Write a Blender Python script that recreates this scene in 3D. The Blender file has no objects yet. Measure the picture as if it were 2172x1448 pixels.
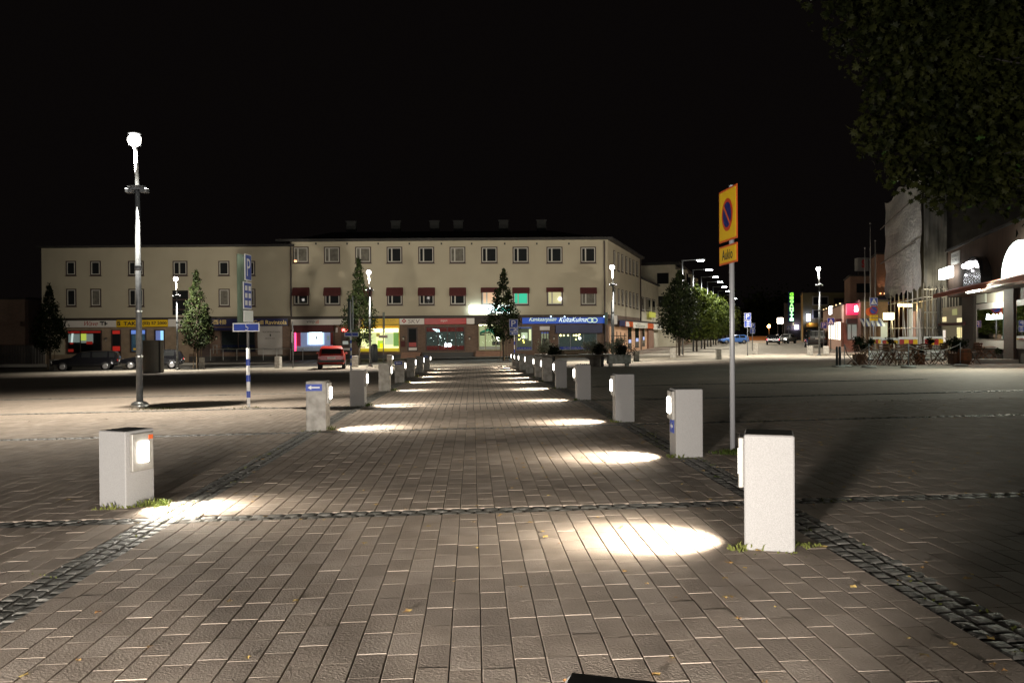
import bpy, math, random
from mathutils import Matrix, Vector
R = math.radians
S = bpy.context.scene
COL = S.collection
rnd = random.Random(7)

# ------------------------------------------------------------------ camera, world, exposure
F = 1753.0                      # focal length in pixels of the 2172 px wide photograph
CAMZ = 1.51
cam = bpy.data.cameras.new('camera'); camo = bpy.data.objects.new('camera', cam); COL.objects.link(camo)
cam.sensor_width = 36; cam.lens = 36 * F / 2172; cam.clip_end = 2000; cam.clip_start = .05
camo.matrix_world = (Matrix.Translation((0, 0, CAMZ)) @ Matrix.Rotation(R(90 - .54), 4, 'X') @ Matrix.Rotation(R(-.4), 4, 'Z'))
S.camera = camo
S.render.resolution_x = 1024; S.render.resolution_y = 682
w = bpy.data.worlds.new('World'); S.world = w; w.use_nodes = True
w.node_tree.nodes['Background'].inputs[0].default_value = (.68, .52, .5, 1)
w.node_tree.nodes['Background'].inputs[1].default_value = .0034
S.view_settings.view_transform = 'Standard'; S.view_settings.look = 'None'
S.view_settings.exposure = .18; S.view_settings.gamma = 1
try:
    S.cycles.sample_clamp_indirect = 3; S.cycles.use_light_tree = True; S.cycles.max_bounces = 6
    S.cycles.transparent_max_bounces = 12
except Exception: pass

def light(name, kind, loc, power, color=(1, .93, .82), radius=.05, target=None, cone=None, blend=.3, parent=None):
    l = bpy.data.lights.new(name, kind); l.energy = power; l.color = color
    if kind != 'AREA': l.shadow_soft_size = radius
    else: l.size = radius
    if kind == 'SPOT': l.spot_size = cone; l.spot_blend = blend
    o = bpy.data.objects.new(name, l); COL.objects.link(o)
    o.location = loc
    if target is not None:
        o.rotation_euler = (Vector(target) - Vector(loc)).to_track_quat('-Z', 'Y').to_euler()
    if parent: o.parent = parent
    return o

# ------------------------------------------------------------------ terrain and pixel helpers
HD = [0, 6, 10, 14, 19, 25, 32, 38, 44, 50, 57, 70, 90, 400]
HV = [1.51, 1.52, 1.53, 1.55, 1.58, 1.64, 1.73, 1.81, 1.9, 2.0, 2.09, 2.15, 2.2, 2.2]
def _lin(y):
    if y <= 0: return HV[0]
    for i in range(len(HD) - 1):
        if y <= HD[i + 1]: return HV[i] + (HV[i + 1] - HV[i]) * (y - HD[i]) / (HD[i + 1] - HD[i])
    return HV[-1]
def Hp(y): return sum(_lin(y + d) for d in (-3, -2, -1, 0, 1, 2, 3)) / 7
def gz(x, y):
    x = max(-45, min(45, x))
    return CAMZ - Hp(y) + .013 * x * min(1, max(0, y / 4 + 1))
def hor(px): return 708 - (px - 1003) * .007
def PT(px, py, D): return Vector(((px - 1086) / F * D, D, CAMZ - (py - hor(px)) * D / F))
def GP(px, py):
    D = 10.
    for i in range(150):
        X = (px - 1086) / F * D
        D = .5 * D + .5 * (CAMZ - gz(X, D)) * F / (py - hor(px))
    X = (px - 1086) / F * D
    return Vector((X, D, gz(X, D)))
A0 = math.atan(83 / F)                       # the lit path runs this much left of straight ahead
def UV(u, v): return (u * math.cos(A0) - v * math.sin(A0), u * math.sin(A0) + v * math.cos(A0))
def toUV(x, y): return (x * math.cos(A0) + y * math.sin(A0), y * math.cos(A0) - x * math.sin(A0))
def onG(px, D):
    X = (px - 1086) / F * D
    return Vector((X, D, gz(X, D)))

# ------------------------------------------------------------------ materials
def _n(nt, t, **k):
    n = nt.nodes.new(t)
    for a, b in k.items(): setattr(n, a, b)
    return n
def mat(name, col, rough=.6, metal=0., var=0., scale=8., bump=0., bscale=None, spec=.5, col2=None):
    m = bpy.data.materials.new(name); m.use_nodes = True; nt = m.node_tree
    b = nt.nodes['Principled BSDF']
    b.inputs['Base Color'].default_value = (*col, 1); b.inputs['Roughness'].default_value = rough
    b.inputs['Metallic'].default_value = metal
    b.inputs['Specular IOR Level'].default_value = spec
    if var or col2 or bump:
        tc = _n(nt, 'ShaderNodeTexCoord')
    if var or col2:
        no = _n(nt, 'ShaderNodeTexNoise'); no.inputs['Scale'].default_value = scale; no.inputs['Detail'].default_value = 6
        nt.links.new(tc.outputs['Object'], no.inputs['Vector'])
        cr = _n(nt, 'ShaderNodeValToRGB')
        c2 = col2 or tuple(min(1, c * (1 + var)) for c in col); c1 = col if col2 else tuple(c * (1 - var) for c in col)
        cr.color_ramp.elements[0].position = .35; cr.color_ramp.elements[1].position = .65
        cr.color_ramp.elements[0].color = (*c1, 1); cr.color_ramp.elements[1].color = (*c2, 1)
        nt.links.new(no.outputs['Fac'], cr.inputs['Fac']); nt.links.new(cr.outputs['Color'], b.inputs['Base Color'])
    if bump:
        n2 = _n(nt, 'ShaderNodeTexNoise'); n2.inputs['Scale'].default_value = bscale or scale * 3; n2.inputs['Detail'].default_value = 4
        nt.links.new(tc.outputs['Object'], n2.inputs['Vector'])
        bp = _n(nt, 'ShaderNodeBump'); bp.inputs['Strength'].default_value = 1; bp.inputs['Distance'].default_value = bump
        nt.links.new(n2.outputs['Fac'], bp.inputs['Height']); nt.links.new(bp.outputs['Normal'], b.inputs['Normal'])
    return m
def emis(name, col, strength):
    m = bpy.data.materials.new(name); m.use_nodes = True; nt = m.node_tree
    b = nt.nodes['Principled BSDF']; b.inputs['Base Color'].default_value = (*[c * .5 for c in col], 1)
    b.inputs['Emission Color'].default_value = (*col, 1); b.inputs['Emission Strength'].default_value = strength
    return m
def brick(name, c1, c2, mort, bw, rh, ms=.012, bump=.004, rot=0., off=.5, rough=.85, world=False, axis='XZ', stain=.25):
    m = bpy.data.materials.new(name); m.use_nodes = True; nt = m.node_tree; b = nt.nodes['Principled BSDF']
    b.inputs['Roughness'].default_value = rough; b.inputs['Specular IOR Level'].default_value = .3
    tc = _n(nt, 'ShaderNodeTexCoord'); src = tc.outputs['Object']
    if axis == 'XZ':
        sx = _n(nt, 'ShaderNodeSeparateXYZ'); cx = _n(nt, 'ShaderNodeCombineXYZ'); ad = _n(nt, 'ShaderNodeMath', operation='ADD')
        nt.links.new(src, sx.inputs[0]); nt.links.new(sx.outputs[0], ad.inputs[0]); nt.links.new(sx.outputs[1], ad.inputs[1])
        nt.links.new(ad.outputs[0], cx.inputs[0]); nt.links.new(sx.outputs[2], cx.inputs[1]); src = cx.outputs[0]
    mp = _n(nt, 'ShaderNodeMapping'); mp.inputs['Rotation'].default_value = (0, 0, rot)
    nt.links.new(src, mp.inputs['Vector'])
    br = _n(nt, 'ShaderNodeTexBrick'); br.offset = off; br.inputs['Scale'].default_value = 1
    br.inputs['Brick Width'].default_value = bw; br.inputs['Row Height'].default_value = rh
    br.inputs['Mortar Size'].default_value = ms; br.inputs['Mortar Smooth'].default_value = .3
    br.inputs['Color1'].default_value = (*c1, 1); br.inputs['Color2'].default_value = (*c2, 1); br.inputs['Mortar'].default_value = (*mort, 1)
    nt.links.new(mp.outputs[0], br.inputs['Vector'])
    no = _n(nt, 'ShaderNodeTexNoise'); no.inputs['Scale'].default_value = .35; no.inputs['Detail'].default_value = 8; no.inputs['Roughness'].default_value = .65
    nt.links.new(tc.outputs['Object'], no.inputs['Vector'])
    mr = _n(nt, 'ShaderNodeMapRange'); mr.inputs['From Min'].default_value = .3; mr.inputs['From Max'].default_value = .7
    mr.inputs['To Min'].default_value = 1 - stain; mr.inputs['To Max'].default_value = 1 + stain * .6
    nt.links.new(no.outputs['Fac'], mr.inputs['Value'])
    n3 = _n(nt, 'ShaderNodeTexNoise'); n3.inputs['Scale'].default_value = 140; n3.inputs['Detail'].default_value = 2
    nt.links.new(tc.outputs['Object'], n3.inputs['Vector'])
    m3 = _n(nt, 'ShaderNodeMapRange'); m3.inputs['From Min'].default_value = .3; m3.inputs['From Max'].default_value = .7; m3.inputs['To Min'].default_value = .8; m3.inputs['To Max'].default_value = 1.2
    nt.links.new(n3.outputs['Fac'], m3.inputs['Value'])
    mu = _n(nt, 'ShaderNodeMath', operation='MULTIPLY'); nt.links.new(mr.outputs[0], mu.inputs[0]); nt.links.new(m3.outputs[0], mu.inputs[1])
    vm = _n(nt, 'ShaderNodeVectorMath', operation='SCALE'); nt.links.new(br.outputs['Color'], vm.inputs[0]); nt.links.new(mu.outputs[0], vm.inputs['Scale'])
    nt.links.new(vm.outputs[0], b.inputs['Base Color'])
    if bump:
        bp = _n(nt, 'ShaderNodeBump'); bp.invert = True; bp.inputs['Distance'].default_value = bump
        nt.links.new(br.outputs['Fac'], bp.inputs['Height']); nt.links.new(bp.outputs['Normal'], b.inputs['Normal'])
    return m
def glassmat(name, tint=(.8, .85, .85)):
    m = bpy.data.materials.new(name); m.use_nodes = True; nt = m.node_tree
    for n in list(nt.nodes): nt.nodes.remove(n)
    o = _n(nt, 'ShaderNodeOutputMaterial'); t = _n(nt, 'ShaderNodeBsdfTransparent'); g = _n(nt, 'ShaderNodeBsdfGlossy'); mx = _n(nt, 'ShaderNodeMixShader')
    t.inputs[0].default_value = (*tint, 1); g.inputs['Roughness'].default_value = .02
    fr = _n(nt, 'ShaderNodeFresnel'); fr.inputs[0].default_value = 1.5
    nt.links.new(fr.outputs[0], mx.inputs[0]); nt.links.new(t.outputs[0], mx.inputs[1]); nt.links.new(g.outputs[0], mx.inputs[2]); nt.links.new(mx.outputs[0], o.inputs[0])
    return m
def leafmat(name, c1, c2, transl=.25):
    m = bpy.data.materials.new(name); m.use_nodes = True; nt = m.node_tree; b = nt.nodes['Principled BSDF']
    tc = _n(nt, 'ShaderNodeTexCoord'); no = _n(nt, 'ShaderNodeTexNoise'); no.inputs['Scale'].default_value = 2.2; no.inputs['Detail'].default_value = 5
    cr = _n(nt, 'ShaderNodeValToRGB'); cr.color_ramp.elements[0].position = .38; cr.color_ramp.elements[1].position = .64
    cr.color_ramp.elements[0].color = (*c1, 1); cr.color_ramp.elements[1].color = (*c2, 1)
    nt.links.new(tc.outputs['Object'], no.inputs['Vector']); nt.links.new(no.outputs['Fac'], cr.inputs['Fac']); nt.links.new(cr.outputs[0], b.inputs['Base Color'])
    b.inputs['Roughness'].default_value = .6; b.inputs['Specular IOR Level'].default_value = .08
    t = _n(nt, 'ShaderNodeBsdfTranslucent'); mx = _n(nt, 'ShaderNodeMixShader'); mx.inputs[0].default_value = transl
    nt.links.new(cr.outputs[0], t.inputs[0]); o = nt.nodes['Material Output']
    nt.links.new(b.outputs[0], mx.inputs[1]); nt.links.new(t.outputs[0], mx.inputs[2]); nt.links.new(mx.outputs[0], o.inputs[0])
    return m

PC1, PC2 = (.35, .285, .23), (.30, .245, .198)
M = {}
M['pave'] = brick('paving', PC1, PC2, (.05, .042, .035), .28, .15, .007, .006, rot=-(math.pi / 2 + A0), axis='XY', stain=.22)
M['paver'] = mat('paver', (.27, .22, .178), .85, var=.0, scale=3, bump=.006, bscale=75, col2=(.36, .295, .24), spec=.2)
M['paver_dark'] = mat('paver_dark', (.24, .195, .158), .85, scale=2, bump=.006, bscale=75, col2=(.32, .262, .213), spec=.3)
M['paver_pale'] = mat('paver_pale', (.29, .238, .195), .85, scale=2.5, bump=.006, bscale=75, col2=(.385, .318, .262), spec=.3)
M['sand'] = mat('joint_sand', (.07, .058, .045), .95, var=.3, scale=30)
M['sett'] = mat('sett_stone', (.06, .058, .05), .6, scale=11, bump=.009, bscale=38, col2=(.20, .19, .17))
M['moss'] = mat('moss', (.05, .06, .02), .95, var=.4, scale=14)
M['band'] = brick('pale_paving', (.42, .37, .30), (.37, .33, .27), (.16, .14, .11), .35, .35, .012, .003, axis='XY', stain=.2)
M['asphalt'] = mat('asphalt', (.06, .057, .052), .8, var=.25, scale=1.5, bump=.004, bscale=60)
M['asphalt2'] = mat('worn_asphalt', (.12, .11, .1), .8, var=.2, scale=.8, bump=.004, bscale=60)
M['kerb'] = mat('kerb_granite', (.3, .28, .25), .8, var=.15, scale=20)
M['granite'] = mat('granite', (.25, .24, .232), .85, scale=210, bump=.0008, bscale=220, col2=(.34, .327, .317))
M['granited'] = mat('weathered_granite', (.26, .24, .21), .85, scale=6, bump=.002, bscale=120, col2=(.44, .41, .37))
M['dirtytop'] = mat('sooty_granite', (.07, .062, .055), .9, var=.3, scale=30)  # granite with the shade of a block's top put into its colour
M['lampbox'] = mat('lamp_housing', (.32, .3, .27), .5, .3, var=.1, scale=20)
M['lens'] = emis('lit_lens', (1, .95, .86), 14)
M['globe'] = emis('lit_globe', (1, .94, .84), 26)
M['white_em'] = emis('lit_white', (1, 1, .97), 5)
M['steel'] = mat('galvanised_steel', (.15, .16, .17), .55, .3, var=.15, scale=12)
M['steelb'] = mat('bright_steel', (.62, .62, .6), .3, .8)
M['whitem'] = mat('white_metal', (.35, .35, .34), .6)
M['black'] = mat('black_plastic', (.02, .02, .02), .5)
M['dark'] = mat('dark_paint', (.035, .032, .03), .6)
M['plaster'] = mat('beige_render', (.375, .33, .245), .92, scale=.5, bump=.004, bscale=30, col2=(.405, .358, .268))
M['plaster2'] = mat('cream_render', (.55, .5, .38), .92, scale=1.1, bump=.004, bscale=30, col2=(.63, .58, .46))
M['soffit'] = mat('dark_brown_band', (.035, .025, .02), .7)
M['brownwall'] = brick('brown_brick', (.17, .10, .07), (.13, .08, .055), (.14, .12, .1), .26, .08, .01, .003)
M['tanwall'] = mat('tan_stone', (.24, .175, .12), .85, var=.12, scale=2)
M['redbrick'] = brick('red_brick', (.30, .16, .10), (.24, .12, .08), (.2, .16, .13), .26, .08, .01, .003)
M['pinkwall'] = mat('pink_tile', (.50, .30, .22), .7, var=.08, scale=3)
M['sidepink'] = mat('salmon_wall', (.55, .33, .20), .8, var=.08, scale=2)
M['roof'] = mat('dark_roof', (.02, .018, .017), .7, var=.2, scale=2)
M['wframe'] = mat('white_frame', (.42, .40, .36), .6)
M['dframe'] = mat('brown_frame', (.05, .03, .025), .6)
M['dglass'] = mat('dark_glass', (.018, .019, .02), .03, spec=.2)
M['curtain'] = mat('curtained_glass', (.13, .12, .10), .6, var=.25, scale=3, spec=.2)
M['glass'] = glassmat('clear_glass')
M['awn'] = mat('burgundy_awning', (.07, .012, .012), .8, var=.15, scale=10)
M['pipe'] = mat('brown_pipe', (.05, .035, .03), .5)
M['bark'] = mat('bark', (.05, .038, .028), .95, var=.3, scale=18, bump=.02, bscale=30)
M['leafd'] = leafmat('dark_oak_leaf', (.005, .008, .003), (.018, .025, .008), .1)
M['leafg'] = leafmat('green_leaf', (.022, .038, .009), (.12, .15, .03), .3)
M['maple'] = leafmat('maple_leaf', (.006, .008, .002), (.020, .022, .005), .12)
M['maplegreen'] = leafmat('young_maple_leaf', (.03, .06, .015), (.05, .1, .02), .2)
M['bush'] = leafmat('silver_bush_leaf', (.2, .22, .15), (.42, .42, .32))
M['bushd'] = leafmat('purple_bush_leaf', (.03, .018, .022), (.07, .04, .045))
M['wood'] = mat('terrace_wood', (.095, .042, .02), .55, var=.25, scale=10)
M['woodb'] = mat('bench_wood', (.13, .09, .05), .7, var=.25, scale=10)
M['grass'] = leafmat('weed_blade', (.05, .07, .015), (.16, .17, .045))
M['dryleaf'] = mat('dry_leaf', (.28, .14, .05), .8, var=.5, scale=20, col2=(.45, .33, .1))
M['blue'] = mat('sign_blue', (.02, .055, .35), .45)
M['white'] = mat('sign_white', (.75, .75, .75), .5)
M['yellow'] = mat('sign_yellow', (.75, .47, .01), .45)
M['red'] = mat('sign_red', (.36, .02, .02), .45)
M['orange'] = mat('sign_orange', (.6, .10, .015), .45)
M['navy'] = mat('sign_navy', (.01, .012, .07), .5)
M['green'] = mat('sign_back_green', (.10, .14, .10), .6)
M['gold'] = mat('gold_letters', (.75, .55, .2), .5)
M['ink'] = mat('black_ink', (.02, .02, .02), .6)
M['pale'] = mat('pale_sign', (.62, .57, .53), .6)
M['tyre'] = mat('tyre', (.02, .02, .02), .85)
M['rim'] = mat('rim', (.45, .45, .47), .35, .8)
M['carblack'] = mat('black_car_paint', (.008, .008, .01), .12, spec=.9)
M['carred'] = mat('red_car_paint', (.42, .03, .022), .3, spec=.6)
M['carblue'] = mat('blue_car_paint', (.09, .22, .62), .3, spec=.6)
M['carwhite'] = mat('silver_car_paint', (.5, .5, .48), .3, spec=.6)
M['taill'] = mat('tail_lamp', (.5, .02, .02), .25)
M['headl'] = mat('head_lamp', (.7, .7, .7), .15, .3)
M['ember'] = emis('lit_tail_lamp', (1, .05, .06), 14)
M['beam'] = emis('lit_head_lamp', (1, .95, .9), 25)

# ------------------------------------------------------------------ mesh builder and object helpers
class MB:
    def __init__(s): s.v = []; s.f = []; s.mi = []; s.m = 0
    def add(s, vs, fs):
        b = len(s.v); s.v += [Vector(p) for p in vs]
        for f in fs: s.f.append([b + i for i in f]); s.mi.append(s.m)
        return s
    def box(s, c, d, rz=0., ax=None, tilt=None):
        cx, cy, cz = c; hx, hy, hz = d[0] / 2, d[1] / 2, d[2] / 2
        rot = Matrix.Rotation(rz, 3, 'Z')
        if tilt is not None: rot = rot @ tilt
        vs = [Vector((cx, cy, cz)) + rot @ Vector((x * hx, y * hy, z * hz)) for z in (-1, 1) for x, y in ((-1, -1), (1, -1), (1, 1), (-1, 1))]
        return s.add(vs, [(3, 2, 1, 0), (4, 5, 6, 7), (0, 1, 5, 4), (1, 2, 6, 5), (2, 3, 7, 6), (3, 0, 4, 7)])
    def bbox(s, c, d, b=.01, rz=0.):
        """box with chamfered edges"""
        cx, cy, cz = c; hx, hy, hz = d[0] / 2, d[1] / 2, d[2] / 2; rot = Matrix.Rotation(rz, 3, 'Z')
        rings = []
        for z, k in ((-hz, b), (-hz + b, 0), (hz - b, 0), (hz, b)):
            x, y = hx - k, hy - k; q = b if k == 0 else b * .4
            pts = [(-x + q, -y), (x - q, -y), (x, -y + q), (x, y - q), (x - q, y), (-x + q, y), (-x, y - q), (-x, -y + q)]
            rings.append([Vector((cx, cy, cz)) + rot @ Vector((p[0], p[1], z)) for p in pts])
        vs = [p for r in rings for p in r]; fs = [tuple(range(7, -1, -1)), tuple(range(24, 32))]
        for r in range(3):
            for i in range(8): fs.append((r * 8 + i, r * 8 + (i + 1) % 8, r * 8 + 8 + (i + 1) % 8, r * 8 + 8 + i))
        return s.add(vs, fs)
    def tube(s, p0, p1, r0, r1=None, n=8, cap=True):
        p0, p1 = Vector(p0), Vector(p1); r1 = r0 if r1 is None else r1
        q = (p1 - p0).to_track_quat('Z', 'Y').to_matrix()
        vs = []
        for p, r in ((p0, r0), (p1, r1)):
            for i in range(n):
                a = 2 * math.pi * i / n; vs.append(p + q @ Vector((math.cos(a) * r, math.sin(a) * r, 0)))
        fs = [(i, (i + 1) % n, n + (i + 1) % n, n + i) for i in range(n)]
        if cap: fs += [tuple(range(n - 1, -1, -1)), tuple(range(n, 2 * n))]
        return s.add(vs, fs)
    def path(s, pts, r, n=6):
        for a, b in zip(pts, pts[1:]): s.tube(a, b, r, r, n)
        return s
    def lathe(s, prof, c=(0, 0, 0), n=16):
        vs = []; fs = []
        for r, z in prof:
            for i in range(n):
                a = 2 * math.pi * i / n; vs.append((c[0] + r * math.cos(a), c[1] + r * math.sin(a), c[2] + z))
        for k in range(len(prof) - 1):
            for i in range(n): fs.append((k * n + i, k * n + (i + 1) % n, k * n + n + (i + 1) % n, k * n + n + i))
        fs += [tuple(range(n - 1, -1, -1)), tuple(range((len(prof) - 1) * n, len(prof) * n))]
        return s.add(vs, fs)
    def sphere(s, c, r, n=10, sz=1.):
        prof = [(max(1e-4, r * math.sin(math.pi * k / n)), -r * sz * math.cos(math.pi * k / n)) for k in range(n + 1)]
        return s.lathe(prof, c, n + 4)
    def prism(s, pts, y0, y1):
        """outline in local XZ extruded along Y"""
        n = len(pts); vs = [(x, y0, z) for x, z in pts] + [(x, y1, z) for x, z in pts]
        return s.add(vs, [tuple(range(n)), tuple(range(2 * n - 1, n - 1, -1))] + [(i + n, (i + 1) % n + n, (i + 1) % n, i) for i in range(n)])
    def build(s, name, m, parent=None, smooth=False, world=False):
        vs = s.v
        if world and parent is not None:
            inv = root_matrix(parent).inverted(); vs = [inv @ p for p in vs]
        me = bpy.data.meshes.new(name); me.from_pydata([tuple(p) for p in vs], [], s.f)
        ms = m if isinstance(m, (list, tuple)) else [m]
        for x in ms: me.materials.append(M[x] if isinstance(x, str) else x)
        if len(ms) > 1: me.polygons.foreach_set('material_index', s.mi)
        if smooth: me.polygons.foreach_set('use_smooth', [True] * len(me.polygons))
        me.update()
        o = bpy.data.objects.new(name, me); COL.objects.link(o)
        if parent is not None: o.parent = parent
        return o
def root_matrix(o):
    while o.parent is not None: o = o.parent
    return Matrix.Translation(o.location) @ o.rotation_euler.to_matrix().to_4x4()
def tag(o, label=None, cat=None, group=None, kind=None):
    if label: o['label'] = label
    if cat: o['category'] = cat
    if group: o['group'] = group
    if kind: o['kind'] = kind
    return o
def thing(name, loc, rz, label, cat, group=None):
    o = bpy.data.objects.new(name, None); COL.objects.link(o); o.location = loc; o.rotation_euler = (0, 0, rz); o.empty_display_size = .2
    return tag(o, label, cat, group)
def copy_tree(o, parent=None):
    c = o.copy(); COL.objects.link(c); c.parent = parent
    for ch in list(o.children): copy_tree(ch, c)
    return c
def place(o, loc, rz, label): o.location = loc; o.rotation_euler = (0, 0, rz); o['label'] = label; return o

def text_verts(txt, width, height, shear=0., bold=0.):
    cu = bpy.data.curves.new('t', 'FONT'); cu.body = txt; cu.shear = shear; cu.offset = bold; cu.resolution_u = 3
    o = bpy.data.objects.new('t', cu); COL.objects.link(o)
    dg = bpy.context.evaluated_depsgraph_get(); me = bpy.data.meshes.new_from_object(o.evaluated_get(dg))
    vs = [v.co.copy() for v in me.vertices]; fs = [tuple(p.vertices) for p in me.polygons]
    bpy.data.objects.remove(o); bpy.data.curves.remove(cu); bpy.data.meshes.remove(me)
    if not vs: return [], []
    x0 = min(v.x for v in vs); x1 = max(v.x for v in vs); y0 = min(v.y for v in vs); y1 = max(v.y for v in vs)
    return [((v.x - (x0 + x1) / 2) / (x1 - x0) * width, (v.y - (y0 + y1) / 2) / (y1 - y0) * height) for v in vs], fs

class Face:
    """a vertical facade plane: foot point, direction along it, outward normal"""
    def __init__(s, P0, d, n): s.P0 = Vector(P0); s.d = Vector(d).normalized(); s.n = Vector(n).normalized()
    def t(s, px):
        k = (px - 1086) / F
        return (k * s.P0.y - s.P0.x) / (s.d.x - k * s.d.y)
    def z(s, px, py): return CAMZ - (py - hor(px)) * (s.P0.y + s.d.y * s.t(px)) / F
    def pt(s, t, z, o=0.):
        p = s.P0 + s.d * t + s.n * o
        return Vector((p.x, p.y, z))
    def bx(s, mb, t0, t1, z0, z1, o0, o1):
        vs = [s.pt(t, z, o) for z in (z0, z1) for t, o in ((t0, o0), (t1, o0), (t1, o1), (t0, o1))]
        return mb.add(vs, [(3, 2, 1, 0), (4, 5, 6, 7), (0, 1, 5, 4), (1, 2, 6, 5), (2, 3, 7, 6), (3, 0, 4, 7)])
    def px(s, mb, x0, x1, y0, y1, o0, o1):
        """box given by its pixel rectangle in the photograph (y0 top, y1 bottom)"""
        xm = (x0 + x1) / 2
        return s.bx(mb, s.t(x0), s.t(x1), s.z(xm, y1), s.z(xm, y0), o0, o1)
    def text(s, mb, txt, x0, x1, y0, y1, o, flip=1, **k):
        t0, t1 = s.t(x0), s.t(x1); xm = (x0 + x1) / 2; z0, z1 = s.z(xm, y1), s.z(xm, y0)
        vs, fs = text_verts(txt, abs(t1 - t0), z1 - z0, **k)
        tm = (t0 + t1) / 2; zm = (z0 + z1) / 2
        return mb.add([s.pt(tm + flip * x, zm + y, o) for x, y in vs], fs)

def sheet(name, fn, nx, ny, m, off=0., x0=0., x1=1., y0=0., y1=1.):
    """ground-hugging sheet, fn(a,b)->(x,y) with a,b in 0..1"""
    mb = MB(); vs = []; fs = []
    for j in range(ny + 1):
        for i in range(nx + 1):
            x, y = fn(i / nx, j / ny); vs.append((x, y, gz(x, y) + off))
    for j in range(ny):
        for i in range(nx):
            a = j * (nx + 1) + i; fs.append((a, a + 1, a + nx + 2, a + nx + 1))
    mb.add(vs, fs)
    return tag(mb.build(name, m), kind='structure')
def quadfn(p0, p1, p2, p3):
    return lambda a, b: ((p0[0] * (1 - a) + p1[0] * a) * (1 - b) + (p3[0] * (1 - a) + p2[0] * a) * b,
                         (p0[1] * (1 - a) + p1[1] * a) * (1 - b) + (p3[1] * (1 - a) + p2[1] * a) * b)
ORD = ['first', 'second', 'third', 'fourth', 'fifth', 'sixth', 'seventh', 'eighth', 'ninth', 'tenth', 'eleventh', 'twelfth']

# ------------------------------------------------------------------ ground
_ys = [-12 + 2 * i for i in range(46)] + [82 + 10 * i for i in range(8)] + [180, 260, 400, 700]
_xs = [-500, -250, -120, -80] + [-60 + 2.5 * i for i in range(49)] + [80, 120, 250, 500]
def _gfn():
    mb = MB(); vs = [(x, y, gz(x, y) - .015) for y in _ys for x in _xs]; n = len(_xs)
    mb.add(vs, [(j * n + i, j * n + i + 1, j * n + n + i + 1, j * n + n + i) for j in range(len(_ys) - 1) for i in range(n - 1)])
    return tag(mb.build('ground', 'pave'), kind='structure')
_gfn()
# rest of the setting: pale pavement band, street before the long building, side street
SD = Vector((.29, .957, 0)).normalized()          # direction of the receding street
SN = Vector((SD.y, -SD.x, 0))                     # to its right
sheet('pavement', quadfn((-60, 53.6), (60, 53.6), (60, 60.6), (-60, 60.6)), 48, 4, 'band', .0)
sheet('road', quadfn((-60, 60.6), (9, 60.6), (9, 72), (-60, 72)), 28, 6, 'asphalt', .0)
def along(t, s): p = Vector((13.0, 60.6, 0)) + SD * t + SN * s; return (p.x, p.y)
sheet('forecourt', lambda a, b: along(b * 120, -5.6 + a * 20.4), 10, 50, 'band', .004)
sheet('side_street', lambda a, b: along(b * 240, 14.8 + a * 9.5), 6, 90, 'asphalt2', .008)
mb = MB()
for s_ in (1.0,):
    p0 = (-60, 72); mb.box((-25.5, 72.1, gz(-25.5, 72) + .0), (69, .25, .26))
tag(mb.build('kerb', 'kerb'), kind='structure')
sheet('building_pavement', quadfn((-60, 72.2), (9.5, 72.2), (9.5, 79), (-60, 79)), 20, 3, 'asphalt2', .11)
mb = MB()
def mark(pts, off=.02):
    mb.add([(x, y, gz(x, y) + off) for x, y in pts], [(0, 1, 2, 3)])
for px in (1629, 1659, 1688):                  # dashed stop line
    a = GP(px - 7, 750.5 - (px - 1629) * .01); b = GP(px + 7, 750.5); mark([(a.x, a.y - .6), (b.x, b.y - .6), (b.x, b.y + .6), (a.x, a.y + .6)])
for i in range(14):                            # lane edge line
    a = along(26 + i * 9, 23.3); b = along(26 + i * 9 + 8.5, 23.3); mark([a, (a[0] + .18, a[1]), (b[0] + .18, b[1]), b])
    if i % 2: a = along(22 + i * 9, 19.4); b = along(26 + i * 9, 19.4); mark([a, (a[0] + .16, a[1]), (b[0] + .16, b[1]), b])
tag(mb.build('road_markings', 'white'), kind='structure')

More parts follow.
